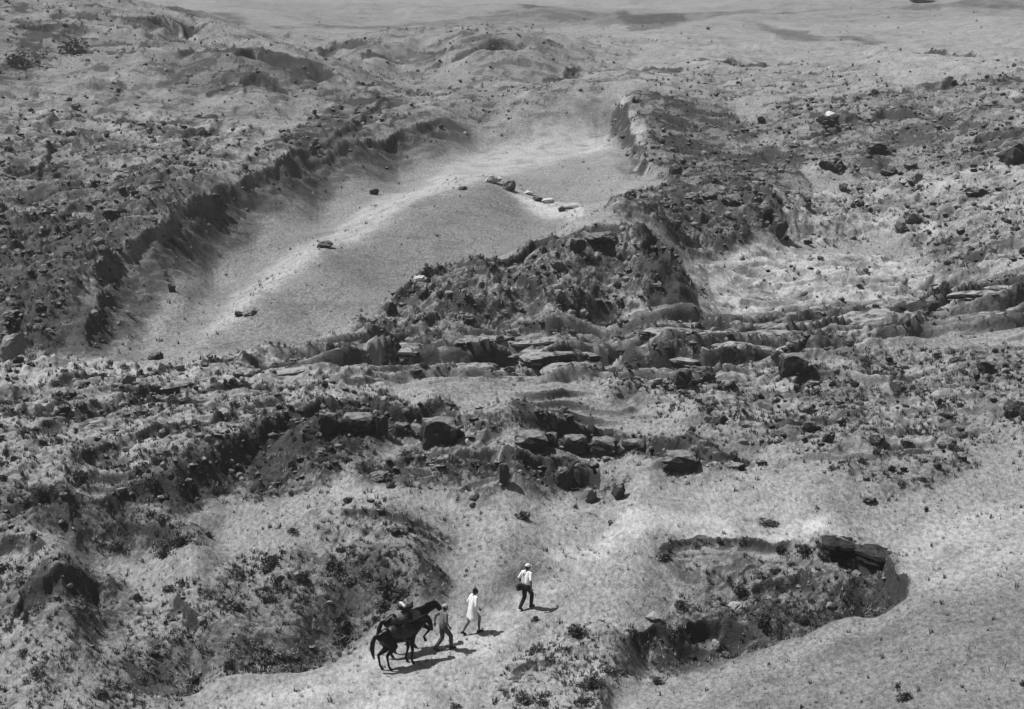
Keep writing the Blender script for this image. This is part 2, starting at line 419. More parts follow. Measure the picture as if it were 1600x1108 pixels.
GULLIES = [
 ([(950,1095),(1080,1052),(1150,1030),(1300,977),(1370,952),(1405,942)], .75, 1.5, 1.6),
 ([(150,1112),(300,1085),(450,1055),(540,1015),(590,978),(660,955)], .8, 1.7, 1.6),
 ([(330,810),(280,835),(180,850),(80,860)], .5, 2.5, 0),
]
for i, (pts, dep, wid, sh) in enumerate(GULLIES):
    gully(pts, dep, wid, sh, i)
# crest lines; the face falls to the right-hand side of travel: outline, drop, talus width, face width
SCARPS = [
 ([(1280,846),(1330,855),(1392,872),(1399,900),(1408,912),(1432,930)], 1.3, 2.2, .2),
 ([(1020,862),(1085,852),(1180,853),(1240,852)], .3, 1.2, .25),
 ([(120,480),(160,428),(240,370),(272,343),(380,286),(460,257),(540,225),(620,214),(705,196)], 1.1, 5.0, .8),
 ([(400,285),(470,245),(540,212),(590,180)], .7, 2.5, .4),
 ([(130,560),(150,500),(170,455)], .9, 2.0, .4),
 ([(460,650),(500,645),(560,647),(620,660),(660,652),(706,652),(712,685)], 1.3, 2.8, .3),
 ([(640,690),(740,678),(800,672)], .4, 1.4, .25),
 ([(770,678),(830,676),(905,680),(960,680),(1015,690),(1040,712),(1095,716)], 1.2, 2.2, .2),
 ([(1090,728),(1160,732),(1205,735)], .4, 1.2, .25),
 ([(255,770),(330,735),(395,700),(450,665),(500,655)], .8, 2.2, .5),
 ([(150,815),(190,790),(235,778),(275,775),(330,742)], .7, 2.0, .5),
 ([(0,800),(50,790),(100,788),(118,815),(112,845)], .7, 1.8, .5),
 ([(0,850),(40,845),(70,860)], .6, 1.5, .3),
 ([(465,560),(520,553),(560,545),(610,540),(660,545)], .8, 2.2, .3),
 ([(585,572),(640,565),(720,560),(790,576)], .7, 2.0, .3),
 ([(690,578),(760,573),(830,580),(900,570)], .8, 1.8, .3),
 ([(890,575),(930,568),(1000,572),(1050,566),(1090,572),(1110,590)], 1.3, 2.6, .3),
 ([(860,540),(960,530),(1060,520),(1160,515)], .5, 1.6, .25),
 ([(880,558),(1000,548),(1100,538),(1200,545)], .6, 1.6, .25),
 ([(1000,528),(1090,518),(1180,524),(1260,512),(1400,500)], .6, 1.6, .25),
 ([(1110,512),(1230,506),(1330,503),(1470,490)], .5, 1.5, .25),
 ([(1195,580),(1230,555),(1258,545),(1270,560)], 1.0, 2.2, .3),
 ([(1270,535),(1330,533),(1400,530),(1440,538)], .6, 1.5, .25),
 ([(1380,510),(1450,500),(1530,480)], .5, 1.5, .25),
 ([(60,620),(160,600),(300,592),(400,584),(480,576)], .5, 1.6, .3),
 ([(180,640),(280,622),(400,612),(520,604)], .5, 1.6, .3),
 ([(40,690),(140,665),(260,640),(380,635)], .5, 1.6, .3),
 ([(120,735),(200,705),(300,680),(400,665)], .5, 1.6, .3),
 ([(0,660),(60,648),(130,640)], .4, 1.4, .3),
 ([(880,372),(930,362),(1000,378),(1035,398),(1048,425),(1040,440)], 1.2, 2.4, .4),
 ([(860,475),(920,485),(960,492),(1010,470),(1025,440)], 1.0, 2.0, .4),
 ([(690,470),(760,500),(820,515),(890,512)], .7, 1.8, .35),
 ([(610,478),(660,455),(740,432),(830,400),(880,385)], .7, 2.0, .35),
 ([(780,440),(820,470),(850,480)], .6, 1.6, .3),
 ([(1060,305),(1130,300),(1190,318),(1212,345),(1218,380)], 1.0, 2.2, .4),
 ([(1000,330),(1060,345),(1130,365),(1200,378)], .7, 2.0, .35),
 ([(965,168),(992,215),(1015,268),(1020,285)], 1.0, 3.0, .6),
 ([(1090,190),(1150,205),(1175,225)], .6, 2.4, .5),
 ([(1220,235),(1290,215),(1380,185),(1480,190),(1500,215)], 1.0, 3.0, .6),
 ([(1270,200),(1320,200),(1350,190)], .8, 2.5, .5),
 ([(1460,148),(1500,132),(1560,138),(1600,132)], .8, 3.0, .6),
 ([(1340,160),(1400,148),(1440,155)], .8, 3.0, .6),
 ([(1530,225),(1600,222)], 1.5, 3.0, .6),
 ([(1150,235),(1220,250),(1260,275)], .6, 2.4, .5),
 ([(1420,385),(1460,378),(1490,390)], .7, 2.0, .4),
 ([(1470,425),(1500,405),(1540,420),(1600,425)], .8, 2.0, .4),
 ([(1450,450),(1462,468),(1450,485)], .9, 1.6, .3),
 ([(395,88),(470,102),(550,130)], 2.6, 9.0, 2.5),
 ([(260,100),(310,92),(380,97)], .8, 4.0, .8),
 ([(200,40),(280,45),(335,50)], 2.0, 8.0, 2.0),
 ([(420,78),(520,76),(605,80)], 1.6, 6.0, 1.2),
 ([(655,120),(700,98),(750,78),(785,68)], 1.8, 8.0, 2.0),
 ([(660,82),(700,78),(720,84)], .8, 4.0, .8),
 ([(800,142),(850,134),(880,128),(895,110)], .7, 3.0, .7),
 ([(1080,108),(1150,103),(1220,110)], 1.2, 5.0, 1.0),
 ([(310,160),(400,132),(480,155)], .7, 3.0, .6),
 ([(1350,85),(1450,88),(1540,98)], 1.2, 4.0, .8), ([(930,62),(1000,66),(1060,70)], 1.0, 5.0, .9), ([(1180,128),(1240,122),(1300,128)], .8, 3.0, .7), ([(540,142),(620,150),(700,160)], .7, 3.0, .6), ([(960,120),(1030,116),(1080,122)], .7, 3.0, .7), ([(560,100),(600,95),(640,104)], .8, 4.0, .8), ([(120,95),(190,90),(240,98)], .7, 3.5, .7), ([(20,60),(90,50),(150,58)], .8, 4, .8),
 ([(60,145),(65,165),(85,160)], .5, 2.5, .5),
 ([(185,130),(195,150),(180,175)], .5, 2.5, .5),
 ([(280,245),(320,215),(350,200)], .5, 2.5, .5),
 ([(270,260),(320,240),(330,255)], .6, 2.5, .5),
 ([(0,280),(60,270),(110,262)], .8, 2.5, .5),
 ([(0,320),(80,310),(180,300)], .7, 2.2, .45),
 ([(20,372),(120,345),(220,335)], .8, 2.2, .45),
 ([(0,420),(60,410),(120,390)], .7, 2.2, .45),
 ([(0,485),(40,490),(80,505)], .7, 2.0, .4),
 ([(0,545),(30,520),(70,560)], .7, 2.0, .4),
 ([(710,722),(780,716),(800,735),(795,765),(770,782)], 1.0, 1.8, .3),
 ([(800,735),(850,732),(885,738),(880,765)], .8, 1.6, .3),
 ([(870,752),(930,750),(985,762)], .8, 1.6, .3),
 ([(560,740),(640,730),(700,745)], .4, 1.4, .3),
 ([(40,925),(80,915),(130,918),(160,940)], .7, 1.6, .3),
 ([(500,812),(580,815),(650,830),(720,845)], .25, 1.0, .2),
 ([(540,830),(620,838),(700,850)], .25, 1.0, .2),
 ([(270,955),(310,965),(330,985)], .4, 1.0, .2),
 ([(1060,985),(1130,965),(1180,985)], .6, 1.3, .25),
 ([(1170,920),(1250,905),(1290,925)], .5, 1.3, .25),
 ([(980,1010),(1030,990),(1100,1005)], .5, 1.2, .25),
 ([(790,1055),(860,1048),(930,1056)], .15, .8, .15),
]
for i, (pts, dr, ta, fa) in enumerate(SCARPS):
    scarp(pts, dr, ta, fa, seed=i % 17)

# ------------------------------------------------------------------ broken-rock relief
TONE = np.zeros_like(ZM)
RISER = np.zeros_like(ZM)
def saw(f, face=.13):
    """ledge profile: gentle fall, then an abrupt step, per unit of f"""
    t = f - np.floor(f)
    return np.where(t < face, t / face, 1 - (t - face) / (1 - face)) - .5
def riser(f, face=.13):
    t = f - np.floor(f)
    return (t < face * 1.25).astype(np.float32)
def noise_relief():
    global TONE
    z = np.zeros_like(ZM)
    k = RS
    near = sstep(60, 105, YY)
    open_ = 1 - .95 * gM
    amp = gR * (.5 + .5 * near) * np.minimum(k, 1.15) * (1 - .5 * sstep(110, 160, YY)) * (1 - .6 * gWall) * (1 - .55 * gB)
    wx = XN + 1.1 * fbm(XN / 4, YN / 4, 4, 5); wy = YN + 1.1 * fbm(XN / 4 + 7, YN / 4, 4, 9)
    # gentle swell everywhere
    z += 0.10 * k * fbm(XN / 5, YN / 6, 3, 1)
    # folded, washed-out relief: ridges and gullies from ten metres down to half a metre
    fold = .55 * fbm(wx / 9, wy / 11, 2, 180, True) + .30 * fbm(wx / 4.2, wy / 5, 2, 184, True) + .17 * fbm(wx / 1.9, wy / 2.3, 2, 188, True) + .09 * fbm(wx / .85, wy / 1.0, 2, 192, True)
    kf = np.minimum(k, 1.1) * (1 - .35 * sstep(110, 170, YY))
    z += kf * open_ * (1 - .8 * gB) * (1 - .55 * gWall) * fold * (.24 + 1.5 * np.sqrt(gR) * gR ** .3) * (.55 + .45 * near)
    # ledges: layers dipping away from the viewer in the middle band, to the left beside the hull
    strike = .14
    yr = YN - strike * XN
    m1_ = np.clip(.55 + 1.3 * fbm(XN / 5, YN / 3, 2, 200), 0, 1.2)
    f1_ = yr / 2.2 + .9 * fbm(XN / 7, YN / 5, 2, 204); f2_ = yr / 1.0 + 1.0 * fbm(XN / 4.5, YN / 3, 2, 208) + .3
    z += gB * (m1_ + .4) * (saw(f1_) * .85 + saw(f2_) * .30) * k * 1.3
    LED = gB * np.clip(m1_ + .5, 0, 1) * np.maximum(riser(f1_), .8 * riser(f2_))
    m2_ = np.clip(.3 + 1.5 * fbm(XN / 5 + 3, YN / 4, 2, 212), 0, 1)
    f3_ = yr / 1.9 + 1.5 * fbm(XN / 6, YN / 4.5, 2, 216)
    w3_ = (gW * .95 + .35 * gR * (1 - gB) * (1 - gL) * (1 - gW)) * m2_ * open_
    z += w3_ * saw(f3_) * .52 * k * (.45 + .55 * near)
    LED = np.maximum(LED, w3_ * riser(f3_))
    xl = -(XN - .22 * YN)
    f4_ = xl / 2.6 + 1.5 * fbm(XN / 5, YN / 6, 2, 220); f5_ = yr / 2.0 + 1.5 * fbm(XN / 4.5, YN / 4.5, 2, 224)
    z += gL * gR * m2_ * (saw(f4_) * .6 + saw(f5_) * .4) * k * (1 - gWall)
    LED = np.maximum(LED, gL * m2_ * (1 - gWall) * np.maximum(.8 * riser(f4_), .8 * riser(f5_)))
    f6_ = (YN + .25 * XN) / 1.6 + 1.4 * fbm(XN / 4, YN / 3, 3, 228)
    z += gPit * k * saw(f6_, .25) * .42 * m1_
    LED = np.maximum(LED, .6 * gPit * m1_ * riser(f6_, .2))
    RISER[:] = LED  # risers coloured dark to stand for shade on the ledge faces
    # blocky broken rock
    cx, cy = wx + .3 * fbm(XN / .8, YN / .8, 2, 11), wy
    for (lx, ly, a, tn, kk) in ((1.7, 1.3, .22, .35, 8), (.75, .6, .20, .4, 13), (.36, .4, .10, .3, 17)):
        f1, f2, h, ox, oy = cells(cx / lx, cy / ly, kk)
        lev = (_r3[h] - .5)
        lev = np.sign(lev) * np.abs(lev * 2) ** 1.5 / 2
        tilt = (_r1[h] - .5) * ox + (_r2[h] - .5) * oy * 1.6
        z += amp * a * (1.3 * lev + 1.2 * tilt)
        TONE += tn * (_r2[(h * 7 + 3) & 4095] - .5)
    z += (.012 + .10 * amp) * fbm(XN / .45, YN / .45, 3, 30)
    # runnels down the wall faces
    z += FACE * .16 * k * fbm(XN / 1.1 + YN / 2, YN / 2.2, 2, 40, True)
    wl = (XN * .85 + YN * .25)
    z += gWall * (.34 * fbm((YN - .35 * XN) / 1.5 + .5 * fbm(XN / 2, YN / 2, 2, 252), wl / 5, 3, 256, True) + (.14 + .25 * FACE) * fbm((YN - .35 * XN) / .9, wl / 2.5, 2, 258, True))
    # the rougher hills up the valley
    hl = sstep(170, 210, YY) * (1 - sstep(300, 380, YY)) * (1 - .9 * gM)
    z += hl * (1.0 * (fbm(XX / 22 + .4 * fbm(XX / 12, YY / 12, 2, 244), YY / 40, 4, 240, True) - .3) + .5 * saw((YY + .3 * XX) / 11 + 1.3 * fbm(XX / 25, YY / 30, 3, 248), .2) + .4 * fbm(XX / 7, YY / 10, 3, 262, True))
    TONE += .7 * fbm(XN / 3.2, YN / 4.2, 5, 44)
    return z
fade = 1 - sstep(450, 700, YY)
ZT = ZM + DZ + noise_relief() * (0.25 + .75 * fade)
far_hills = sstep(500, 900, YY) * (8 * fbm(XX / 260, YY / 260, 4, 60))
ZT += far_hills
ZT += (sstep(280, 420, YY)) * 3.2 * fbm(XX / 45, YY / 70, 4, 64)

def bench(pts, half, soft):
    q = np.array([at_z(px, py, z) + (z,) for px, py, z in pts])
    best = np.full(XX.shape, 1e9); zp = np.zeros_like(XX)
    for i in range(len(q) - 1):
        (ax, ay, az), (bx, by, bz) = q[i], q[i + 1]
        dx, dy = bx - ax, by - ay
        tc = np.clip(((XX - ax) * dx + (YY - ay) * dy) / (dx * dx + dy * dy), 0, 1)
        d = np.hypot(XX - ax - tc * dx, YY - ay - tc * dy)
        m = d < best
        best = np.where(m, d, best); zp = np.where(m, az + tc * (bz - az), zp)
    w = 1 - sstep(half, half + soft, best)
    return ZT * (1 - w) + (zp + .03 * fbm(XX / .8, YY / .8, 3, 160) + .05 * fbm(XX / 3, YY / 3, 2, 165)) * w
# the trodden path along the shoulder
ZT = bench([(430,1085,-1.05),(520,1066,-.95),(600,1046,-.82),(650,1030,-.68),(700,1012,-.52),(745,988,-.32),(825,950,0),(880,915,.3)], .75, 1.3)

def grid_mesh(name, X, Y, Zv):
    nr, nc = X.shape
    me = bpy.data.meshes.new(name)
    co = np.stack([X, Y, Zv], -1).reshape(-1, 3).astype(np.float32)
    i = np.arange(nr * nc).reshape(nr, nc)
    f = np.stack([i[:-1, :-1], i[:-1, 1:], i[1:, 1:], i[1:, :-1]], -1).reshape(-1, 4)
    me.vertices.add(len(co)); me.vertices.foreach_set('co', co.ravel())
    me.loops.add(f.size); me.loops.foreach_set('vertex_index', f.ravel().astype(np.int32))
    me.polygons.add(len(f)); me.polygons.foreach_set('loop_start', np.arange(0, f.size, 4, dtype=np.int32))
    me.polygons.foreach_set('use_smooth', np.ones(len(f), bool))
    me.update(calc_edges=True)
    return me
def tri_mesh(name, co, f):
    me = bpy.data.meshes.new(name)
    co = np.asarray(co, np.float32); f = np.asarray(f, np.int32)
    me.vertices.add(len(co)); me.vertices.foreach_set('co', co.ravel())
    me.loops.add(f.size); me.loops.foreach_set('vertex_index', f.ravel())
    me.polygons.add(len(f)); me.polygons.foreach_set('loop_start', np.arange(0, f.size, f.shape[1], dtype=np.int32))
    me.polygons.foreach_set('use_smooth', np.zeros(len(f), bool))
    me.update(calc_edges=True)
    return me
def attr(me, name, v):
    a = me.attributes.new(name, 'FLOAT', 'POINT')
    a.data.foreach_set('value', np.asarray(v, np.float32).ravel())

# ------------------------------------------------------------------ materials
class NB:
    def __init__(s, name):
        s.m = bpy.data.materials.new(name); s.m.use_nodes = True
        s.t = s.m.node_tree; s.t.nodes.clear()
        s.out = s.n('ShaderNodeOutputMaterial'); s.b = s.n('ShaderNodeBsdfPrincipled')
        s.b.inputs['Specular IOR Level'].default_value = 0.15
        s.b.inputs['Roughness'].default_value = 0.95
        s.l(s.b.outputs[0], s.out.inputs[0])
    def n(s, t, **k):
        x = s.t.nodes.new(t)
        for a, b in k.items(): setattr(x, a, b)
        return x
    def l(s, a, b): s.t.links.new(a, b)
    def val(s, v, sock):
        if hasattr(v, 'is_output') or isinstance(v, bpy.types.NodeSocket): s.l(v, sock)
        else: sock.default_value = v
    def math(s, op, a, b=0.0, clamp=False):
        x = s.n('ShaderNodeMath', operation=op, use_clamp=clamp)
        s.val(a, x.inputs[0]); s.val(b, x.inputs[1])
        return x.outputs[0]
    def mix(s, f, a, b):
        x = s.n('ShaderNodeMix', data_type='FLOAT')
        s.val(f, x.inputs[0]); s.val(a, x.inputs[2]); s.val(b, x.inputs[3])
        return x.outputs[0]
    def noise(s, scale, detail=3, rough=.55, vec=None, out=0):
        x = s.n('ShaderNodeTexNoise'); x.inputs['Scale'].default_value = scale; x.inputs['Detail'].default_value = detail; x.inputs['Roughness'].default_value = rough
        if vec is not None: s.l(vec, x.inputs['Vector'])
        return x.outputs[out]
    def ramp(s, v, a, b, lo=0.0, hi=1.0):
        x = s.n('ShaderNodeMapRange', interpolation_type='SMOOTHSTEP')
        s.val(v, x.inputs[0])
        for i, q in enumerate((a, b, lo, hi)): x.inputs[i + 1].default_value = q
        return x.outputs[0]
    def at(s, name):
        return s.n('ShaderNodeAttribute', attribute_name=name).outputs['Fac']
    def bump(s, h, strength=.6, dist=.1):
        x = s.n('ShaderNodeBump'); x.inputs['Strength'].default_value = strength; x.inputs['Distance'].default_value = dist
        s.l(h, x.inputs['Height']); s.l(x.outputs[0], s.b.inputs['Normal'])
    def pos(s, sx=1, sy=1, sz=1):
        g = s.n('ShaderNodeNewGeometry'); m = s.n('ShaderNodeMapping')
        m.inputs['Scale'].default_value = (sx, sy, sz)
        s.l(g.outputs['Position'], m.inputs['Vector']); return m.outputs[0]
    def normal_z(s):
        g = s.n('ShaderNodeNewGeometry'); x = s.n('ShaderNodeSeparateXYZ')
        s.l(g.outputs['True Normal'], x.inputs[0]); return x.outputs[2]
    def color(s, v):
        c = s.n('ShaderNodeCombineColor')
        for i in range(3): s.val(v, c.inputs[i])
        s.l(c.outputs[0], s.b.inputs['Base Color'])

def ground_material():
    q = NB('dry_hillside')
    rock, dark, pale, tone, face = q.at('rock'), q.at('dark'), q.at('pale'), q.at('tone'), q.at('face')
    p = q.pos(); ps = q.pos(.8, .6, 1.0)
    n_big = q.noise(.12, 4, .6, p); n_mid = q.noise(.8, 6, .68, ps); n_fine = q.noise(5, 4, .7, p); n_grain = q.noise(20, 2, .6, p)
    grass = q.math('ADD', q.math('MULTIPLY', n_mid, .16), q.math('MULTIPLY', n_big, .14))
    grass = q.math('ADD', grass, .10)
    n_speck = q.noise(6.5, 5, .8, q.pos(1, .4, 1))
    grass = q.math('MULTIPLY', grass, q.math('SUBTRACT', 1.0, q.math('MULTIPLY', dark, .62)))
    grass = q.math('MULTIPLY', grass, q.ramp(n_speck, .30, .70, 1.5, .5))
    earth = q.math('ADD', q.math('MULTIPLY', n_mid, .085), .006)
    # cover: patches of bare dark earth, low scrub and stone against dry grass; sharper and commoner on broken ground
    e = q.math('ADD', q.math('MULTIPLY', tone, 1.0), q.math('MULTIPLY', q.math('SUBTRACT', n_fine, .5), 1.0))
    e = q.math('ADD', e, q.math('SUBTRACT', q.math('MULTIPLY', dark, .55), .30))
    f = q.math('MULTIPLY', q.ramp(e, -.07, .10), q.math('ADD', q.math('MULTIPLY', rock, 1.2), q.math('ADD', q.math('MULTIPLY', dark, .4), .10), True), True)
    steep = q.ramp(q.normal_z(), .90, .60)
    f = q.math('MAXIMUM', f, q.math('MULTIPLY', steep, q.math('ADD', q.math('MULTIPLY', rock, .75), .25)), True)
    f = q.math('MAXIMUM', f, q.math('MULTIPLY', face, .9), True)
    col = q.mix(f, grass, earth)
    col = q.mix(q.math('MULTIPLY', q.ramp(e, -.25, -.6), q.math('MULTIPLY', rock, .6)), col, .46)      # pale dusty stones
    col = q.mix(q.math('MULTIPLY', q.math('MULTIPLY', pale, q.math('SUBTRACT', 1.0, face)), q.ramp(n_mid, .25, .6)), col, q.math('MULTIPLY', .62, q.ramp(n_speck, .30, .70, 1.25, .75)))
    sp = q.ramp(n_fine, .53, .68)
    col = q.mix(q.math('MULTIPLY', sp, .28), col, .06)
    col = q.math('MULTIPLY', col, q.mix(n_grain, .45, 1.55))
    q.color(col)
    h = q.math('ADD', q.math('MULTIPLY', n_fine, .8), q.math('MULTIPLY', n_grain, .35))
    q.bump(h, .6, .13)
    return q.m
GM = ground_material()
tm = grid_mesh('terrain', XX, YY, ZT)
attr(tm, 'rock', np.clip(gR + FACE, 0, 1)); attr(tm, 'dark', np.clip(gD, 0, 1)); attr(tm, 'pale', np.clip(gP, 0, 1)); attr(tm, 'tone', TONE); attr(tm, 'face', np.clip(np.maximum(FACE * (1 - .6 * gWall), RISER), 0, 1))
tm.materials.append(GM)
terrain = bpy.data.objects.new('terrain', tm)
COL.objects.link(terrain)
terrain['kind'] = 'structure'

# looking things up on the finished ground
def ground_z(X, Y):
    u = X / Y
    a = np.interp(u, Us, np.arange(NCG)); b = np.interp(Y, Yr, np.arange(NR))
    i = min(int(a), NCG - 2); j = min(int(b), NR - 2); fa, fb = a - i, b - j
    return float((ZT[j, i] * (1 - fa) + ZT[j, i + 1] * fa) * (1 - fb) + (ZT[j + 1, i] * (1 - fa) + ZT[j + 1, i + 1] * fa) * fb)
def on_ground(px, py):
    u, t = ray_uv(px, py)
    a = np.interp(u, Us, np.arange(NCG)); i = min(int(a), NCG - 2); fa = a - i
    z = ZT[:, i] * (1 - fa) + ZT[:, i + 1] * fa
    d = z - (CAM_H - t * Yr)
    k = int(np.argmax(d >= 0))
    if k == 0: Y = CAM_H / t
    else:
        w = d[k - 1] / (d[k - 1] - d[k]); Y = Yr[k - 1] * (1 - w) + Yr[k] * w
    return Vector((u * Y, Y, ground_z(u * Y, Y)))
# ------------------------------------------------------------------ things: helpers
def put(name, me, loc=(0, 0, 0), rot=(0, 0, 0), scale=(1, 1, 1), label=None, cat=None, group=None, parent=None, kind=None):
    o = bpy.data.objects.new(name, me)
    COL.objects.link(o)
    o.location = loc; o.rotation_euler = rot; o.scale = scale
    if parent is not None: o.parent = parent
    if label: o['label'] = label
    if cat: o['category'] = cat
    if group: o['group'] = group
    if kind: o['kind'] = kind
    return o
def rock_material(name, lo, hi, dust):
    q = NB(name)
    g = q.n('ShaderNodeTexCoord').outputs['Object']
    oi = q.n('ShaderNodeObjectInfo').outputs['Random']
    nz = q.noise(2.2, 5, .65, g); nf = q.noise(9, 3, .6, g)
    c = q.mix(q.math('ADD', q.math('MULTIPLY', nz, .8), q.math('MULTIPLY', oi, .25)), lo, hi)
    top = q.ramp(q.normal_z(), .55, .9)
    c = q.mix(q.math('MULTIPLY', top, q.ramp(nz, .35, .6)), c, dust)      # dust and lichen settled on level tops
    c = q.math('MULTIPLY', c, q.mix(nf, .6, 1.4))
    q.color(c); q.bump(q.math('ADD', nz, q.math('MULTIPLY', nf, .5)), .7, .12)
    return q.m
ROCK = rock_material('dark_rock', .012, .085, .24)
ROCKM = rock_material('grey_rock', .06, .20, .30)
ROCKP = rock_material('pale_rock', .34, .60, .62)
def ico(sub):
    sub = sub + 1
    bm = bmesh.new(); bmesh.ops.create_icosphere(bm, subdivisions=sub, radius=1.0)
    v = np.array([q.co[:] for q in bm.verts]); f = np.array([[w.index for w in q.verts] for q in bm.faces]); bm.free()
    return v, f
def rock_shape(seed, sub=1, box=.35, rough=.22, cuts=9, hc=(.55, .85)):
    r = np.random.default_rng(seed)
    v, f = ico(sub)
    m = np.abs(v).max(1, keepdims=True)
    v = v * (1 - box) + box * v / m * .85
    v = v + rough * np.stack([perlin(v[:, 0] * 1.3 + seed, v[:, 1] * 1.3 + v[:, 2] * 1.7, i) for i in (1, 2, 3)], 1)
    for _ in range(cuts):                      # knock flat faces off it
        d = r.normal(size=3); d /= np.linalg.norm(d); h = r.uniform(*hc)
        e = v @ d - h
        v = v - np.outer(np.clip(e, 0, None) * .9, d)
    v = v + .04 * r.normal(size=v.shape)
    v[:, 2] -= v[:, 2].min() + .25
    return v, f
BOULD = {}
for nm, mt in (('dark', ROCK), ('grey', ROCKM), ('pale', ROCKP), ('dust', rock_material('dusty_rock', .16, .34, .40))):
    BOULD[nm] = []
    for k in range(7):
        me = tri_mesh('boulder', *rock_shape(40 + k, 2, .25 + .09 * k, .34, 12)); me.materials.append(mt); BOULD[nm].append(me)
BOULD['block'] = []
for k in range(7):
    me = tri_mesh('boulder', *rock_shape(80 + k, 2, 1.0, .14, 5, (.95, 1.1))); me.materials.append(ROCK); BOULD['block'].append(me)
def px_scale(Y):                              # metres covered by one sheet unit at that distance
    return math.hypot(Y, CAM_H) / FPX
_bi = [0]
def boulder(px, py, wpx, hpx, label, tone='dark', name='boulder', group=None, rz=None):
    p = on_ground(px, py); s = px_scale(p.y)
    _bi[0] += 1
    w, h = wpx * s / 1.7, hpx * s / 1.55
    r = rz if rz is not None else random.uniform(0, 6.28)
    return put(name, BOULD[tone][_bi[0] % 7], (p.x, p.y, p.z - .22 * h), (0, 0, r), (w, w * random.uniform(.75, .95), h), label, 'rock', group)

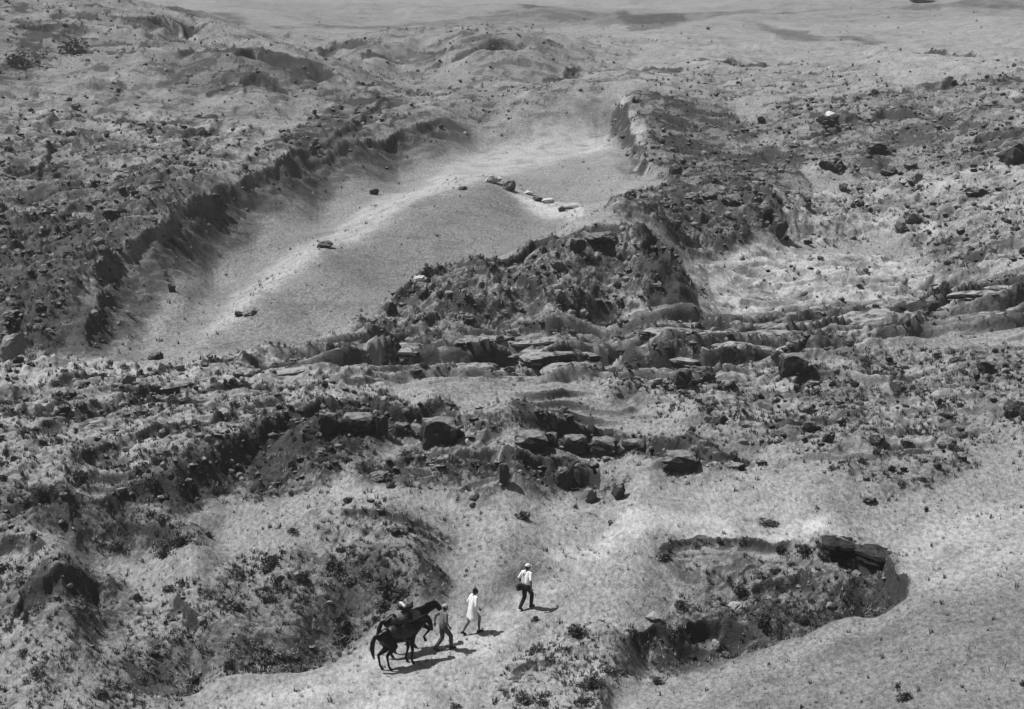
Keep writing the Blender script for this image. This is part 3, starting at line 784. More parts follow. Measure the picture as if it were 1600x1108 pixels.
# ------------------------------------------------------------------ boulders one can single out
for a in [
 (585,304,17,12,'lone dark boulder lying on the pale trough floor left of the central ridge'),
 (508,386,26,12,'low dark rock beside the pale strip halfway along the central ridge'),
 (388,492,22,10,'low dark rock on the lower end of the central ridge','grey'),
 (372,494,13,9,'small dark rock left of the low rock at the lower end of the central ridge'),
 (768,285,24,14,'pale rock capping the peak of the central ridge','pale'),
 (796,296,30,16,'dark rock just right of the pale rock on the ridge peak','grey'),
 (826,304,17,6,'pale flat rock on the outcrop running down right from the ridge peak','pale'),
 (856,316,24,7,'second pale flat rock down the outcrop from the ridge peak','pale'),
 (893,325,19,6,'pale flat rock at the lower end of the ridge outcrop','dust'),
 (842,314,16,8,'dark rock between the pale flat rocks of the ridge outcrop'),
 (878,330,16,8,'small dark rock below the lower pale rocks of the ridge outcrop'),
 (722,296,14,6,'small flat dark rock on the ridge line left of its peak'),
 (655,440,22,10,'pale stone lying alone on the smooth slope above the rubble mound','pale'),
 (669,441,10,8,'small dark stone touching the pale stone on the smooth slope'),
 (268,455,13,16,'dark rock at the foot of the left wall beside the trough'),
 (243,562,24,14,'dark rock near the lower left mouth of the trough'),
 (612,488,20,20,'round dark boulder at the left end of the rubble mound crest'),
 (662,464,20,16,'dark boulder on the rubble mound crest below the pale stone'),
 (686,461,10,9,'small dark rock right of the boulder on the mound crest'),
 (874,420,22,13,'round boulder with a pale top on the upper mound face','grey'),
 (806,438,20,13,'dark wedge shaped rock on the middle of the mound face'),
 (902,392,28,24,'upright dark rock on the crest left of the mound summit'),
 (938,374,46,14,'broad flat dark rock capping the mound summit'),
 (875,468,20,18,'pointed dark rock low on the mound face','grey'),
 (733,505,24,16,'dark rock at the foot of the mound face'),
 (1198,345,30,34,'tall dark rock standing at the right end of the rubble block'),
 (1216,368,24,28,'dark rock leaning below the tall rock on the rubble block'),
 (1144,322,34,20,'dark boulder pair on the crest of the rubble block'),
 (1057,356,18,14,'dark boulder on the near slope of the rubble block'),
 (1110,308,30,10,'flat dark rock on the far edge of the rubble block'),
 (1080,310,24,10,'flat dark rock at the left of the far edge of the rubble block'),
 (1369,238,28,18,'square black boulder in the middle of the right rocky hillside','block','boulder',None,random.uniform(-.25,.25)),
 (1301,264,36,22,'large dark hump of rock left of the black boulder on the right hillside'),
 (1292,196,26,16,'dark round rock below a pale rock high on the right hillside'),
 (1300,184,26,10,'pale rock high on the right rocky hillside','pale'),
 (1423,264,24,14,'dark rock right of the black boulder on the right hillside'),
 (1389,272,26,14,'dark rock below the black boulder on the right hillside'),
 (1527,306,34,16,'flat dark rock on the pale rubble near the right edge'),
 (1432,284,22,16,'grey rock in the rubble below the black boulder','grey'),
 (1458,486,26,26,'dark boulder standing at the right end of the white valley floor'),
 (1476,458,16,20,'dark upright rock behind the boulder at the end of the valley floor'),
 (1448,487,14,10,'small dark rock at the left foot of the valley floor boulder'),
 (1539,582,26,24,'dark upright rock on the right slope above the smooth hillside'),
 (1584,648,28,30,'dark boulder at the right edge of the picture'),
 (1600,655,18,22,'dark boulder cut by the right edge behind the larger one'),
 (1062,728,50,24,'big dark block at the right end of the line of blocks','block','boulder',None,random.uniform(-.25,.25)),
 (686,694,52,48,'large square dark block with a flat face below the ledge band','block','boulder',None,random.uniform(-.25,.25)),
 (560,666,50,22,'wide dark block in the row left of the large square block','block','boulder',None,random.uniform(-.25,.25)),
 (513,672,28,30,'dark upright block at the left end of the block row','block','boulder',None,random.uniform(-.25,.25)),
 (597,676,17,30,'narrow black block in the middle of the block row','block','boulder',None,random.uniform(-.25,.25)),
 (628,680,24,22,'dark block just left of the large square block','block','boulder',None,random.uniform(-.25,.25)),
 (718,684,20,16,'dark rock against the right side of the large square block'),
 (829,697,48,24,'dark block at the left of the lower line of blocks','block','boulder',None,random.uniform(-.25,.25)),
 (862,696,18,24,'narrow dark block in the lower line of blocks','block','boulder',None,random.uniform(-.25,.25)),
 (898,703,38,26,'square dark block in the middle of the lower line of blocks','block','boulder',None,random.uniform(-.25,.25)),
 (944,706,38,24,'dark block right of the square block in the lower line','block','boulder',None,random.uniform(-.25,.25)),
 (990,706,34,22,'dark block near the right end of the lower line of blocks','block','boulder',None,random.uniform(-.25,.25)),
 (1094,597,38,32,'dark angular boulder below the ledges right of the centre'),
 (1064,600,30,28,'dark boulder left of the angular one below the ledges'),
 (1139,608,26,14,'dark rock at the right foot of the angular boulder'),
 (1240,582,40,34,'big dark rock with a sheer face at the end of a ledge','block','boulder',None,random.uniform(-.25,.25)),
 (1276,608,16,12,'small dark boulder on the slope right of the sheer faced rock'),
 (1260,608,11,9,'smaller dark stone left of the small boulder on the slope'),
 (1322,599,13,9,'small dark rock alone above the brushy hump'),
 (1404,612,28,22,'dark hump of broken rock on the right slope'),
 (1489,566,15,9,'small dark rock left of the upright rock on the right slope'),
 (1466,632,15,12,'small dark rock on the right slope below the broken hump'),
 (1263,672,28,18,'dark rounded boulder among shrubs right of the block line'),
 (1293,690,22,16,'dark boulder right of the rounded boulder among shrubs'),
 (1372,692,30,18,'dark boulder above the dry wash on the right'),
 (1416,696,20,12,'dark rock right of the boulder above the dry wash'),
 (1478,698,30,22,'dark rocky hump at the right end of the dry wash','grey'),
 (1360,784,22,10,'lone dark rock on the pale ground above the black overhang'),
 (1447,799,9,8,'small stone right of the lone rock on the pale ground'),
 (1150,955,28,16,'pale boulder in the dark right gully side','dust'),
 (1118,1012,18,12,'pale jagged stone low in the right gully','dust'),
 (1020,968,26,10,'pale flat rock on the lip of the right gully','dust'),
 (1212,872,0.1,0.1,''),
 (787,756,18,40,'dark upright rock on the left of the small cut bank'),
 (881,760,22,34,'dark upright rock in the middle of the small cut bank'),
 (924,782,20,22,'dark rock low in the small cut bank','grey'),
 (968,778,22,24,'dark rock at the right end of the small cut bank'),
 (592,748,34,12,'low dark rock on the slope left of the small cut bank'),
 (953,817,8,7,'small pale stone beside the pale track','pale'),
 (543,785,14,10,'small dark rock alone on the pale slope left of centre'),
 (1440,4,40,7,'low dark shape on the far slope at the top edge'),  # stand-in rock, its nature unknown
 (1106,46,6,5,'tiny dark rock alone on the far pale fields'),
 (1578,250,50,34,'large dark rock mass at the right edge of the rocky hillside'),
 (20,560,46,40,'dark boulder mass at the left edge below the rubble field','grey'),
 (18,498,36,16,'flat black rock at the left edge of the rubble field'),
]:
    if a[4]:
        boulder(*a)

# ------------------------------------------------------------------ overhanging ledge and layered slabs
def slab_shape(seed, n=22):
    r = np.random.default_rng(seed)
    rad = []
    for i in range(n):
        a = 2 * math.pi * i / n
        k = (abs(math.cos(a)) ** 3 + abs(math.sin(a)) ** 3) ** (-1 / 3)
        rad.append(k * (1 + .22 * float(perlin(np.array([math.cos(a) * 2 + seed]), np.array([math.sin(a) * 2]))[0])) * r.uniform(.86, 1.06))
    v, f = [], []
    for fr, z0, jz in ((.45, .62, .10), (.8, .50, .10), (1.0, .32, .09), (1.05, .05, .06), (.9, -.18, .08), (1.0, -.4, .06), (.82, -.8, 0)):
        for i in range(n):
            a = 2 * math.pi * i / n
            q = rad[i] * fr * r.uniform(.94, 1.06)
            v.append((math.cos(a) * q, math.sin(a) * q, z0 + r.uniform(-jz, jz)))
    v += [(0, 0, .6), (0, 0, -.8)]
    for j in range(6):
        for i in range(n):
            i2 = (i + 1) % n
            f += [(j * n + i, (j + 1) * n + i, (j + 1) * n + i2), (j * n + i, (j + 1) * n + i2, j * n + i2)]
    for i in range(n):
        i2 = (i + 1) % n
        f += [(i, i2, 7 * n), (6 * n + i2, 6 * n + i, 7 * n + 1)]
    return np.array(v), np.array(f)
def ledge_material():
    q = NB('layered_rock')
    g = q.n('ShaderNodeTexCoord').outputs['Object']
    p = q.pos(.5, .5, 6)
    nz = q.noise(1.6, 5, .65, q.pos()); st = q.noise(1.5, 4, .6, p); nf = q.noise(9, 3, .6, q.pos())
    c = q.mix(st, .012, .085)
    top = q.ramp(q.normal_z(), .5, .85)
    c = q.mix(q.math('MULTIPLY', top, q.ramp(nz, .34, .56)), c, q.mix(nz, .18, .42))
    c = q.math('MULTIPLY', c, q.mix(nf, .6, 1.4))
    q.color(c); q.bump(q.math('ADD', st, q.math('MULTIPLY', nf, .5)), .8, .15)
    return q.m
LEDGE = ledge_material()
SHADE_BLACK = rock_material('shade_black_rock', .006, .03, .05)  # overhang shadow put into the rock colour as near-black
SLABS = []
for k in range(8):
    me = tri_mesh('layered_rock', *slab_shape(100 + k)); me.materials.append(LEDGE); SLABS.append(me)
def slab(pa, pb, depth, thick, label, group=None, fwd=.15, name='layered_rock', up=0.0):
    A_, B_ = on_ground(*pa), on_ground(*pb)
    c = (A_ + B_) / 2; L = (B_.xy - A_.xy).length
    if L < .5 or L > 14: return
    a = math.atan2(B_.y - A_.y, B_.x - A_.x)
    nx, ny = math.sin(a), -math.cos(a)
    z = max(A_.z, B_.z, ground_z(c.x, c.y), ground_z(c.x - nx * depth * .4, c.y - ny * depth * .4)) - thick * .56 + up
    tl = max(-.2, min(.2, math.atan2(B_.z - A_.z, L)))
    _bi[0] += 1
    me = SLABS[_bi[0] % 8]
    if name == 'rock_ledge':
        me = me.copy(); me.materials.clear(); me.materials.append(SHADE_BLACK)
    put(name, me, (c.x - nx * (depth * .5 - fwd), c.y - ny * (depth * .5 - fwd), z), (random.uniform(-.06, .06), -tl, a), (L * .54, depth * .5, thick), label, 'rock', group)
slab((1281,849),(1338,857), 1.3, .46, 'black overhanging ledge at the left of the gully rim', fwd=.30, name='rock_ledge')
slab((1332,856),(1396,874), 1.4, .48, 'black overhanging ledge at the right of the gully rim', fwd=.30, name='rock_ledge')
BAND = [
 [(470,558),(530,551),(570,545)], [(560,546),(610,540),(660,545)], [(585,572),(650,564),(720,560),(790,574)],
 [(690,580),(760,575),(830,582),(900,572)], [(890,577),(935,569),(1000,572)], [(1000,572),(1050,566),(1100,572)],
 [(860,541),(930,533),(1000,527),(1080,519),(1160,515)], [(880,559),(950,551),(1030,545),(1110,538),(1200,545)],
 [(1000,529),(1090,518),(1180,524),(1260,512),(1330,506),(1400,500)], [(1110,511),(1190,508),(1250,505),(1330,503),(1400,496),(1470,489)],
 [(1120,560),(1170,548),(1230,540)], [(1270,536),(1330,533),(1400,530),(1440,537)], [(1380,512),(1450,500),(1530,480)], [(1300,520),(1360,516),(1420,515)],
 [(240,602),(320,594),(400,586),(480,577)], [(200,640),(290,622)], [(400,613),(500,604)], [(100,668),(170,655)], [(300,640),(380,634)],
 [(640,692),(700,684),(760,676)], [(740,545),(800,538),(860,534)], [(700,598),(780,594),(860,592)], [(1110,732),(1160,731),(1205,734)],
 [(540,820),(600,822),(660,832)], [(1480,470),(1540,462),(1590,455)], [(1420,545),(1480,540)],
]
for bl in BAND:
    for i in range(len(bl) - 1):
        (x0, y0), (x1, y1) = bl[i], bl[i + 1]
        nseg = max(1, round((x1 - x0) / 60))
        for j in range(nseg):
            if random.random() < .35: continue
            a0, a1 = j / nseg - .08, (j + 1) / nseg + .08
            far_ = math.hypot(1, 1)
            zone_l = 'in the left part of the ledge band' if x0 < 540 else ('in the middle of the ledge band' if x0 < 960 else 'in the right part of the ledge band')
            if y0 > 655: zone_l = 'on the slope below the ledge band'
            sc = .62 if y0 > 780 else 1.0
            slab((x0 + (x1 - x0) * a0, y0 + (y1 - y0) * a0 + random.uniform(-4, 4)), (x0 + (x1 - x0) * a1, y0 + (y1 - y0) * a1 + random.uniform(-4, 4)),
                 random.uniform(1.0, 2.2) * sc, random.uniform(.22, .55) * sc, 'dark edged layered rock slab ' + zone_l, 'layered rock slabs ' + zone_l, up=random.uniform(-.28, -.08), fwd=random.uniform(.0, .3))

# ------------------------------------------------------------------ loose rubble
gx = np.gradient(ZT, axis=1) / (np.gradient(XX, axis=1) + 1e-9)
gy = np.gradient(ZT, axis=0) / (np.gradient(YY, axis=0) + 1e-9)
inner = (np.abs(U) < .322) & (YY > Yr[3]) & (YY < 430)
clump = np.clip(.5 + 1.6 * fbm(XN / 3.0, YN / 3.0, 3, 120), 0, 1)
# a strip of grid covers less ground where it lies near, so equal chances per grid point keep the far rubble from thinning out
def scatter(weight, count):
    w = (weight * inner).ravel(); w = w / w.sum()
    idx = rng.choice(w.size, size=count, p=w)
    jx = rng.uniform(-.5, .5, count); jy = rng.uniform(-.5, .5, count)
    r, c = np.unravel_index(idx, U.shape)
    dx = np.gradient(XX, axis=1)[r, c]; dy = np.gradient(YY, axis=0)[r, c]
    return XX[r, c] + jx * dx, YY[r, c] + jy * dy, ZT[r, c] + jx * dx * gx[r, c] + jy * dy * gy[r, c], r, c
fore = sstep(72, 92, YY)
wr = np.clip(gR - .15, 0, 1) ** 1.3 * (.1 + clump ** 2) * (.12 + .88 * fore) + .5 * FACE * gR * (.3 + .7 * fore)
def rubble(name, count, smin, smax, mat, weight, seed):
    x, y, z, r, c = scatter(weight, count)
    k = np.minimum(RS[r, c], 1.35)
    s = (smin + (smax - smin) * rng.random(count) ** 3.0) * k
    T = [rock_shape(seed + i, 0, .2, .5, 4)[0] for i in range(5)]
    v0, f0 = ico(0)
    tv = np.stack([t for t in T])
    pick = rng.integers(0, 5, count)
    V = tv[pick]                                             # (n,42,3)
    a = rng.random(count) * 6.283
    ca, sa = np.cos(a)[:, None], np.sin(a)[:, None]
    sx = (s * rng.uniform(.8, 1.5, count))[:, None]; sy = (s * rng.uniform(.7, 1.1, count))[:, None]; sz = (s * rng.uniform(.5, 1.0, count))[:, None]
    X_ = V[..., 0] * sx; Y_ = V[..., 1] * sy; Z_ = V[..., 2] * sz
    co = np.stack([X_ * ca - Y_ * sa + x[:, None], X_ * sa + Y_ * ca + y[:, None], Z_ + z[:, None]], -1).reshape(-1, 3)
    f = (f0[None] + (np.arange(count) * len(v0))[:, None, None]).reshape(-1, 3)
    me = tri_mesh(name, co, f)
    attr(me, 'tone', np.repeat(rng.random(count), len(v0)))
    me.materials.append(mat)
    return put(name, me, kind='stuff', label='loose stones strewn over the broken rocky ground', cat='rubble')
def rubble_material():
    q = NB('rubble_stone')
    t = q.at('tone'); nf = q.noise(5, 4, .65, q.pos())
    c = q.mix(q.ramp(t, .5, 1.0), .03, .26)
    top = q.ramp(q.normal_z(), .6, .95)
    c = q.mix(q.math('MULTIPLY', top, q.ramp(nf, .4, .6)), c, .24)
    c = q.math('MULTIPLY', c, q.mix(nf, .55, 1.45))
    q.color(c); q.bump(nf, .6, .1)
    return q.m
RUB = rubble_material()
rubble('rubble', 9000, .04, .24, RUB, wr, 300)

# single rocks lying about, each its own
REG = [  # (sheet box) -> words
 (0, 130, 240, 600, 'in the dark rubble field at the left edge'),
 (240, 130, 780, 420, 'among the dark ledges behind the left wall'),
 (940, 290, 1240, 410, 'on the rubble block behind the mound'),
 (960, 120, 1600, 300, 'on the dark rocky hillside at the upper right'),
 (1200, 290, 1600, 470, 'in the pale rubble at the right'),
 (500, 350, 1100, 525, 'on the face of the rubble mound'),
 (0, 560, 620, 720, 'on the broken ground left of the block row'),
 (620, 490, 1100, 720, 'between the ledges and the lower line of blocks'),
 (1100, 440, 1600, 760, 'on the stony right slope'),
 (0, 700, 520, 900, 'on the dark banks at the left'),
 (0, 880, 800, 1108, 'in the shrubby foreground at the left'),
 (960, 830, 1460, 1080, 'in the dark right gully'),
 (500, 700, 1000, 900, 'around the small cut bank'),
]
def sheet(x, y, z):
    c, s = math.cos(PITCH), math.sin(PITCH)
    dz = z - CAM_H
    f = y * c - dz * s
    return PW / 2 + FPX * x / f, PH / 2 - FPX * (dz * c + y * s) / f
def region(x, y, z):
    px, py = sheet(x, y, z)
    for a, b, c, d, w in REG:
        if a <= px <= c and b <= py <= d: return w
    return None
x, y, z, r, c = scatter(wr ** 1.2 * (gR > .3), 420)
nb = 0
for i in range(420):
    w = region(x[i], y[i], z[i])
    if w is None or nb >= 75: continue
    k = RS[r[i], c[i]]
    s = random.uniform(.18, .42) * k * (.7 if y[i] < 78 else 1)
    nb += 1
    _bi[0] += 1
    put('boulder', BOULD['dark' if random.random() < .7 else 'grey'][_bi[0] % 7], (x[i], y[i], z[i] - .1 * s), (random.uniform(-.2, .2), random.uniform(-.2, .2), random.uniform(0, 6.28)),
        (s * random.uniform(.8, 1.3), s * random.uniform(.7, 1.1), s * random.uniform(.6, 1.1)), 'loose dark rock ' + w, 'rock', 'loose rocks ' + w)

# ------------------------------------------------------------------ shrubs and grass
def leaf_material(name, lo, hi):
    q = NB(name)
    oi = q.n('ShaderNodeObjectInfo').outputs['Random']; nf = q.noise(3, 3, .6, q.pos())
    c = q.mix(q.math('ADD', q.math('MULTIPLY', nf, .7), q.math('MULTIPLY', oi, .3)), lo, hi)
    q.color(c); return q.m
LEAF = leaf_material('thorny_leaf', .025, .11)
LEAFL = leaf_material('dusty_leaf', .09, .24)
STRAW = leaf_material('dry_grass', .22, .55)
def shrub_shape(seed, n=270, leaf=.115):
    r = np.random.default_rng(seed)
    v, f = [], []
    lobes = [(r.uniform(-.5, .5), r.uniform(-.5, .5), r.uniform(.15, .45), r.uniform(.3, .55)) for _ in range(6)]
    for i in range(n):
        lx, ly, lz, lr = lobes[r.integers(6)]
        d = r.normal(size=3); d /= np.linalg.norm(d)
        p = np.array([lx, ly, lz]) + d * lr * r.uniform(.55, 1.05)
        p[2] = max(p[2], .02)
        a = r.normal(size=3); a /= np.linalg.norm(a); b = np.cross(a, r.normal(size=3)); b /= np.linalg.norm(b)
        s = leaf * r.uniform(.6, 1.6)
        m = len(v)
        v += [p - a * s, p + b * s * .6, p + a * s, p - b * s * .6]; f += [(m, m + 1, m + 2), (m, m + 2, m + 3)]
    for i in range(9):                                    # woody stems
        d = np.array([r.uniform(-.6, .6), r.uniform(-.6, .6), r.uniform(.4, .8)])
        q = np.array([-d[1], d[0], 0]) * .03 / (np.hypot(d[0], d[1]) + 1e-6)
        m = len(v)
        v += [-q, q, d]; f += [(m, m + 1, m + 2)]
    return np.array(v), np.array(f)
SHRUBS = []
for k in range(8):
    me = tri_mesh('shrub', *shrub_shape(500 + k)); me.materials.append(LEAF if k < 4 else LEAFL); SHRUBS.append(me)
def shrub(px, py, wpx, hpx, label, k=None, group=None):
    p = on_ground(px, py); s = px_scale(p.y)
    _bi[0] += 1
    put('shrub', SHRUBS[_bi[0] % 4 if k is None else k], (p.x, p.y, p.z - .02), (0, 0, random.uniform(0, 6.28)), (wpx * s / 1.7, wpx * s / 1.7, hpx * s / .95), label, 'shrub', group)
for a in [
 (836,970,16,10,'small shrub on the bare ground behind the man in the white cap'),
 (1037,876,28,14,'spreading twiggy shrub at the left start of the gully lip'),
 (818,812,26,16,'dark shrub on the pale slope below the small cut bank'),
 (1090,858,18,10,'dark shrub on the gully lip right of the twiggy shrub'),
 (1222,860,24,12,'dark shrub on the gully lip left of the black overhang'),
 (1414,1094,26,14,'dark shrub on the smooth near hillside at the bottom right'),
 (1404,1074,11,10,'small dark shrub above the larger one at the bottom right'),
 (1198,818,36,8,'low dark tussock on the pale ground above the right gully'),
 (214,936,20,12,'round dark shrub on the knoll at the left'),
 (263,924,24,14,'round dark shrub right of the first on the left knoll'),
 (415,893,20,12,'dark shrub on top of the shrubby slope'),
 (432,912,22,16,'dark shrub at the top left of the shrubby slope'),
 (472,908,28,18,'wide dark shrub at the top of the shrubby slope'),
 (288,850,32,22,'tall dark bush in the hollow at the left'),
 (186,858,26,16,'dark bush at the bottom of the left hollow'),
 (258,868,26,16,'dark bush at the right foot of the left hollow'),
 (328,840,18,12,'small bush at the right of the left hollow'),
 (460,833,20,10,'low bush on the pale slope right of the left hollow'),
 (1597,1072,14,14,'dark tuft cut by the right edge near the bottom'),
 (710,1106,20,10,'dark tussock cut by the bottom edge below the horses'),
 (122,756,40,26,'round dark shrub above the dark banks at the left'),
 (235,760,26,20,'round shrub on top of the dark bank'),
 (115,82,60,24,'wide dark thicket on the far hill at the upper left',6),
 (40,98,60,24,'dark thicket at the left edge of the far hill',7),
 (1155,50,0.1,0.1,''),
]:
    if a[4]: shrub(*a)
# scattered shrubs, each its own
SREG = [
 (380, 860, 720, 1070, 'on the shrubby gully side behind the horses'),
 (0, 900, 380, 1108, 'on the left foreground hill'),
 (0, 720, 420, 900, 'around the dark banks at the left'),
 (960, 830, 1460, 1080, 'in the dark right gully'),
 (0, 560, 640, 740, 'on the broken ground at the left'),
 (640, 560, 1100, 760, 'between the ledges and the block line'),
 (1100, 520, 1600, 780, 'on the stony right slope'),
 (740, 960, 1010, 1108, 'on the bare ground in the bottom middle'),
]
clump2 = np.clip(.4 + 2.0 * fbm(XN / 2.2, YN / 2.2, 3, 140), 0, 1)
x, y, z, r, c = scatter(gS ** 1.4 * (.1 + clump2) * (YY < 118), 700)
ns = 0
for i in range(700):
    px, py = sheet(x[i], y[i], z[i]); w = None
    for a_, b_, c_, d_, ww in SREG:
        if a_ <= px <= c_ and b_ <= py <= d_: w = ww; break
    if w is None or ns >= 230: continue
    ns += 1
    s = random.uniform(.26, .62) * RS[r[i], c[i]] * (.9 if py > 840 else .55)
    k = random.randrange(8) if py > 840 else random.randrange(6)
    kind_ = 'dark thorny shrub ' if k < 4 else 'dusty pale shrub '
    put('shrub', SHRUBS[k], (x[i], y[i], z[i] - .03), (0, 0, random.uniform(0, 6.28)), (s * random.uniform(.9, 1.4), s, s * random.uniform(.7, 1.1)), kind_ + w, 'shrub', kind_.strip() + 's ' + w)
def tufts(name, count, weight, lo, hi, blades, mat, label):
    x, y, z, r, c = scatter(weight, count)
    k = RS[r, c]
    s = (lo + (hi - lo) * rng.random(count) ** 2) * k
    V = []
    for b in range(blades):
        a = rng.random(count) * 6.283; ln = rng.uniform(.3, 1.0, count); hh = rng.uniform(.6, 1.1, count)
        bx, by = rng.uniform(-.35, .35, count), rng.uniform(-.35, .35, count)
        wx, wy = -np.sin(a) * .11, np.cos(a) * .11
        V.append(np.stack([np.stack([bx - wx, by - wy, np.full(count, -.1)], 1), np.stack([bx + wx, by + wy, np.full(count, -.1)], 1), np.stack([bx + np.cos(a) * ln * .7, by + np.sin(a) * ln * .7, hh], 1)], 1))
    V = np.stack(V, 1).reshape(count, -1, 3) * s[:, None, None]
    V += np.stack([x, y, z], 1)[:, None]
    co = V.reshape(-1, 3); f = np.arange(len(co)).reshape(-1, 3)
    me = tri_mesh(name, co, f); me.materials.append(mat)
    return put(name, me, kind='stuff', label=label, cat='grass')
tufts('dark_tussocks', 24000, (gS + .25 * gR) * (.15 + clump2) * (1 - .8 * gP) * (1 - .85 * gM) + .004, .07, .26, 10, LEAF, 'dark tussocks dotted over the rough slopes')
tufts('dry_grass', 16000, (.35 + gR) * (.3 + clump) * (YY < 160), .06, .20, 7, STRAW, 'short pale dry grass over the slopes')

# ------------------------------------------------------------------ say which one: name the nearest landmark
LAND = [(585,304,'lone trough boulder'),(508,386,'low rock on the central ridge'),(768,285,'pale rock on the ridge peak'),(655,440,'pale stone on the smooth slope'),
 (268,455,'dark rock at the left wall foot'),(612,488,"round boulder at the mound's left end"),(938,374,'flat rock on the mound summit'),(875,468,'pointed rock low on the mound'),
 (1198,345,'tall rock on the rubble block'),(1369,238,'square black boulder'),(1300,184,'pale rock high on the hillside'),(1527,306,'flat dark rock near right edge'),
 (1458,486,'boulder ending the white valley floor'),(1539,582,'upright rock on the right slope'),(1584,648,'boulder at the right edge'),(1062,728,'block ending the lower block line'),
 (686,694,'large square block'),(513,672,'upright block starting the block row'),(898,703,'square block in the lower line'),(1094,597,'angular boulder below the ledges'),
 (1240,582,'sheer faced rock'),(1404,612,'broken rock hump'),(1263,672,'rounded boulder among shrubs'),(1360,784,'lone rock above the overhang'),(1340,862,'black overhanging ledge'),
 (1150,955,'pale boulder in the gully'),(881,760,'middle rock of the cut bank'),(1037,876,'twiggy shrub on the gully lip'),(822,951,'man in the white cap'),(625,1040,'nearer horse'),
 (214,936,'round shrub on the left knoll'),(288,850,'tall bush in the hollow'),(472,908,'wide shrub topping the shrubby slope'),(18,498,'flat black rock at left edge'),
 (115,82,'wide thicket on the far hill'),(122,756,'round shrub above the banks'),(1414,1094,'shrub on the near hillside'),(543,785,'lone small rock left of centre'),(243,562,'rock at the trough mouth'),(560,666,'wide block in the block row'),(235,760,'round shrub on the dark bank'),(20,560,'boulder mass at left edge'),(186,858,'bush at the hollow bottom')]
ORD = ['nearest'] + [w + ' nearest' for w in 'second third fourth fifth sixth seventh eighth ninth tenth eleventh twelfth thirteenth fourteenth fifteenth sixteenth seventeenth eighteenth nineteenth twentieth twenty-first twenty-second twenty-third twenty-fourth twenty-fifth twenty-sixth twenty-seventh twenty-eighth'.split()]
_share = {}
for o in COL.objects:
    if 'group' in o.keys() and 'label' in o.keys():
        px, py = sheet(*o.location)
        d, i = min((math.hypot(px - a, 1.4 * (py - b)), i) for i, (a, b, _) in enumerate(LAND))
        dx, dy = px - LAND[i][0], 1.4 * (py - LAND[i][1])
        way = ('right of' if dx > 0 else 'left of') if abs(dx) > abs(dy) else ('below' if dy > 0 else 'above')
        kind_ = 'layered rock slab' if 'slab' in o['label'] else ('loose dark rock' if 'loose' in o['label'] else ('dusty pale shrub' if 'dusty' in o['label'] else 'dark thorny shrub'))
        _share.setdefault((kind_, way, i), []).append((d, o.name))
for (kind_, way, i), lst in _share.items():
    for n_, (d, nm) in enumerate(sorted(lst)):
        bpy.data.objects[nm]['label'] = '%s, %s %s the %s' % (kind_, ORD[min(n_, 27)], way, LAND[i][2])
# ------------------------------------------------------------------ people and horses
def plain_material(name, g, rough=.85, spec=.2, var=.25):
    q = NB(name)
    g0 = q.n('ShaderNodeTexCoord').outputs['Object']
    nz = q.noise(9, 3, .6, g0)
    q.color(q.math('MULTIPLY', q.mix(nz, 1 - var, 1 + var), g))
    q.b.inputs['Roughness'].default_value = rough; q.b.inputs['Specular IOR Level'].default_value = spec
    q.bump(nz, .35, .03)
    return q.m
SKIN = plain_material('sunburnt_skin', .11); HAIR = plain_material('black_hair', .012, .6)
WHITE = plain_material('white_cotton', .80, var=.10); DARKC = plain_material('dark_wool', .022); GREYC = plain_material('faded_cloth', .17, var=.6)
KHAKI = plain_material('grey_trousers', .07); HIDE = plain_material('dark_horse_hide', .005, .33, .14); LEATHER = plain_material('black_leather', .014, .5, .4)
PALEC = plain_material('pale_blanket', .5); HOOF = plain_material('hoof_horn', .03, .6); SHOE = plain_material('shoe_leather', .02, .6, .3)

def chain(pts, yk=1.0, seg=12):
    """closed tapered tube through (x, y, z, r) points with round ends"""
    P_ = [Vector(p[:3]) for p in pts]; R_ = [p[3] for p in pts]
    rings = []
    t0 = (P_[1] - P_[0]).normalized(); t1 = (P_[-1] - P_[-2]).normalized()
    for a in (80, 50, 25):
        rings.append((P_[0] - t0 * R_[0] * math.sin(math.radians(a)), R_[0] * math.cos(math.radians(a)), t0))
    for i in range(len(P_)):
        t = (P_[min(i + 1, len(P_) - 1)] - P_[max(i - 1, 0)]).normalized()
        rings.append((P_[i], R_[i], t))
        if i < len(P_) - 1:
            m = (P_[i] + P_[i + 1]) / 2
            rings.append((m, (R_[i] + R_[i + 1]) / 2, (P_[i + 1] - P_[i]).normalized()))
    for a in (25, 50, 80):
        rings.append((P_[-1] + t1 * R_[-1] * math.sin(math.radians(a)), R_[-1] * math.cos(math.radians(a)), t1))
    v, f = [], []
    ref = Vector((0, 1, 0))
    for c, r, t in rings:
        u = ref - t * ref.dot(t)
        if u.length < .1: u = Vector((1, 0, 0)) - t * t.x
        u.normalize(); w = t.cross(u)
        for k in range(seg):
            a = 2 * math.pi * k / seg
            v.append(c + u * (math.cos(a) * r * yk) + w * (math.sin(a) * r))
    n_ = len(rings)
    for i in range(n_ - 1):
        for k in range(seg):
            k2 = (k + 1) % seg
            f.append((i * seg + k, i * seg + k2, (i + 1) * seg + k2, (i + 1) * seg + k))
    f.append(tuple(range(seg))[::-1]); f.append(tuple(range((n_ - 1) * seg, n_ * seg)))
    return v, f
def ball(c, rx, ry, rz, tilt=0.0):
    v0, f0 = ico(2)
    M_ = Matrix.Rotation(tilt, 3, 'Y')
    return [Vector(c) + M_ @ Vector((p[0] * rx, p[1] * ry, p[2] * rz)) for p in v0], [tuple(q) for q in f0]
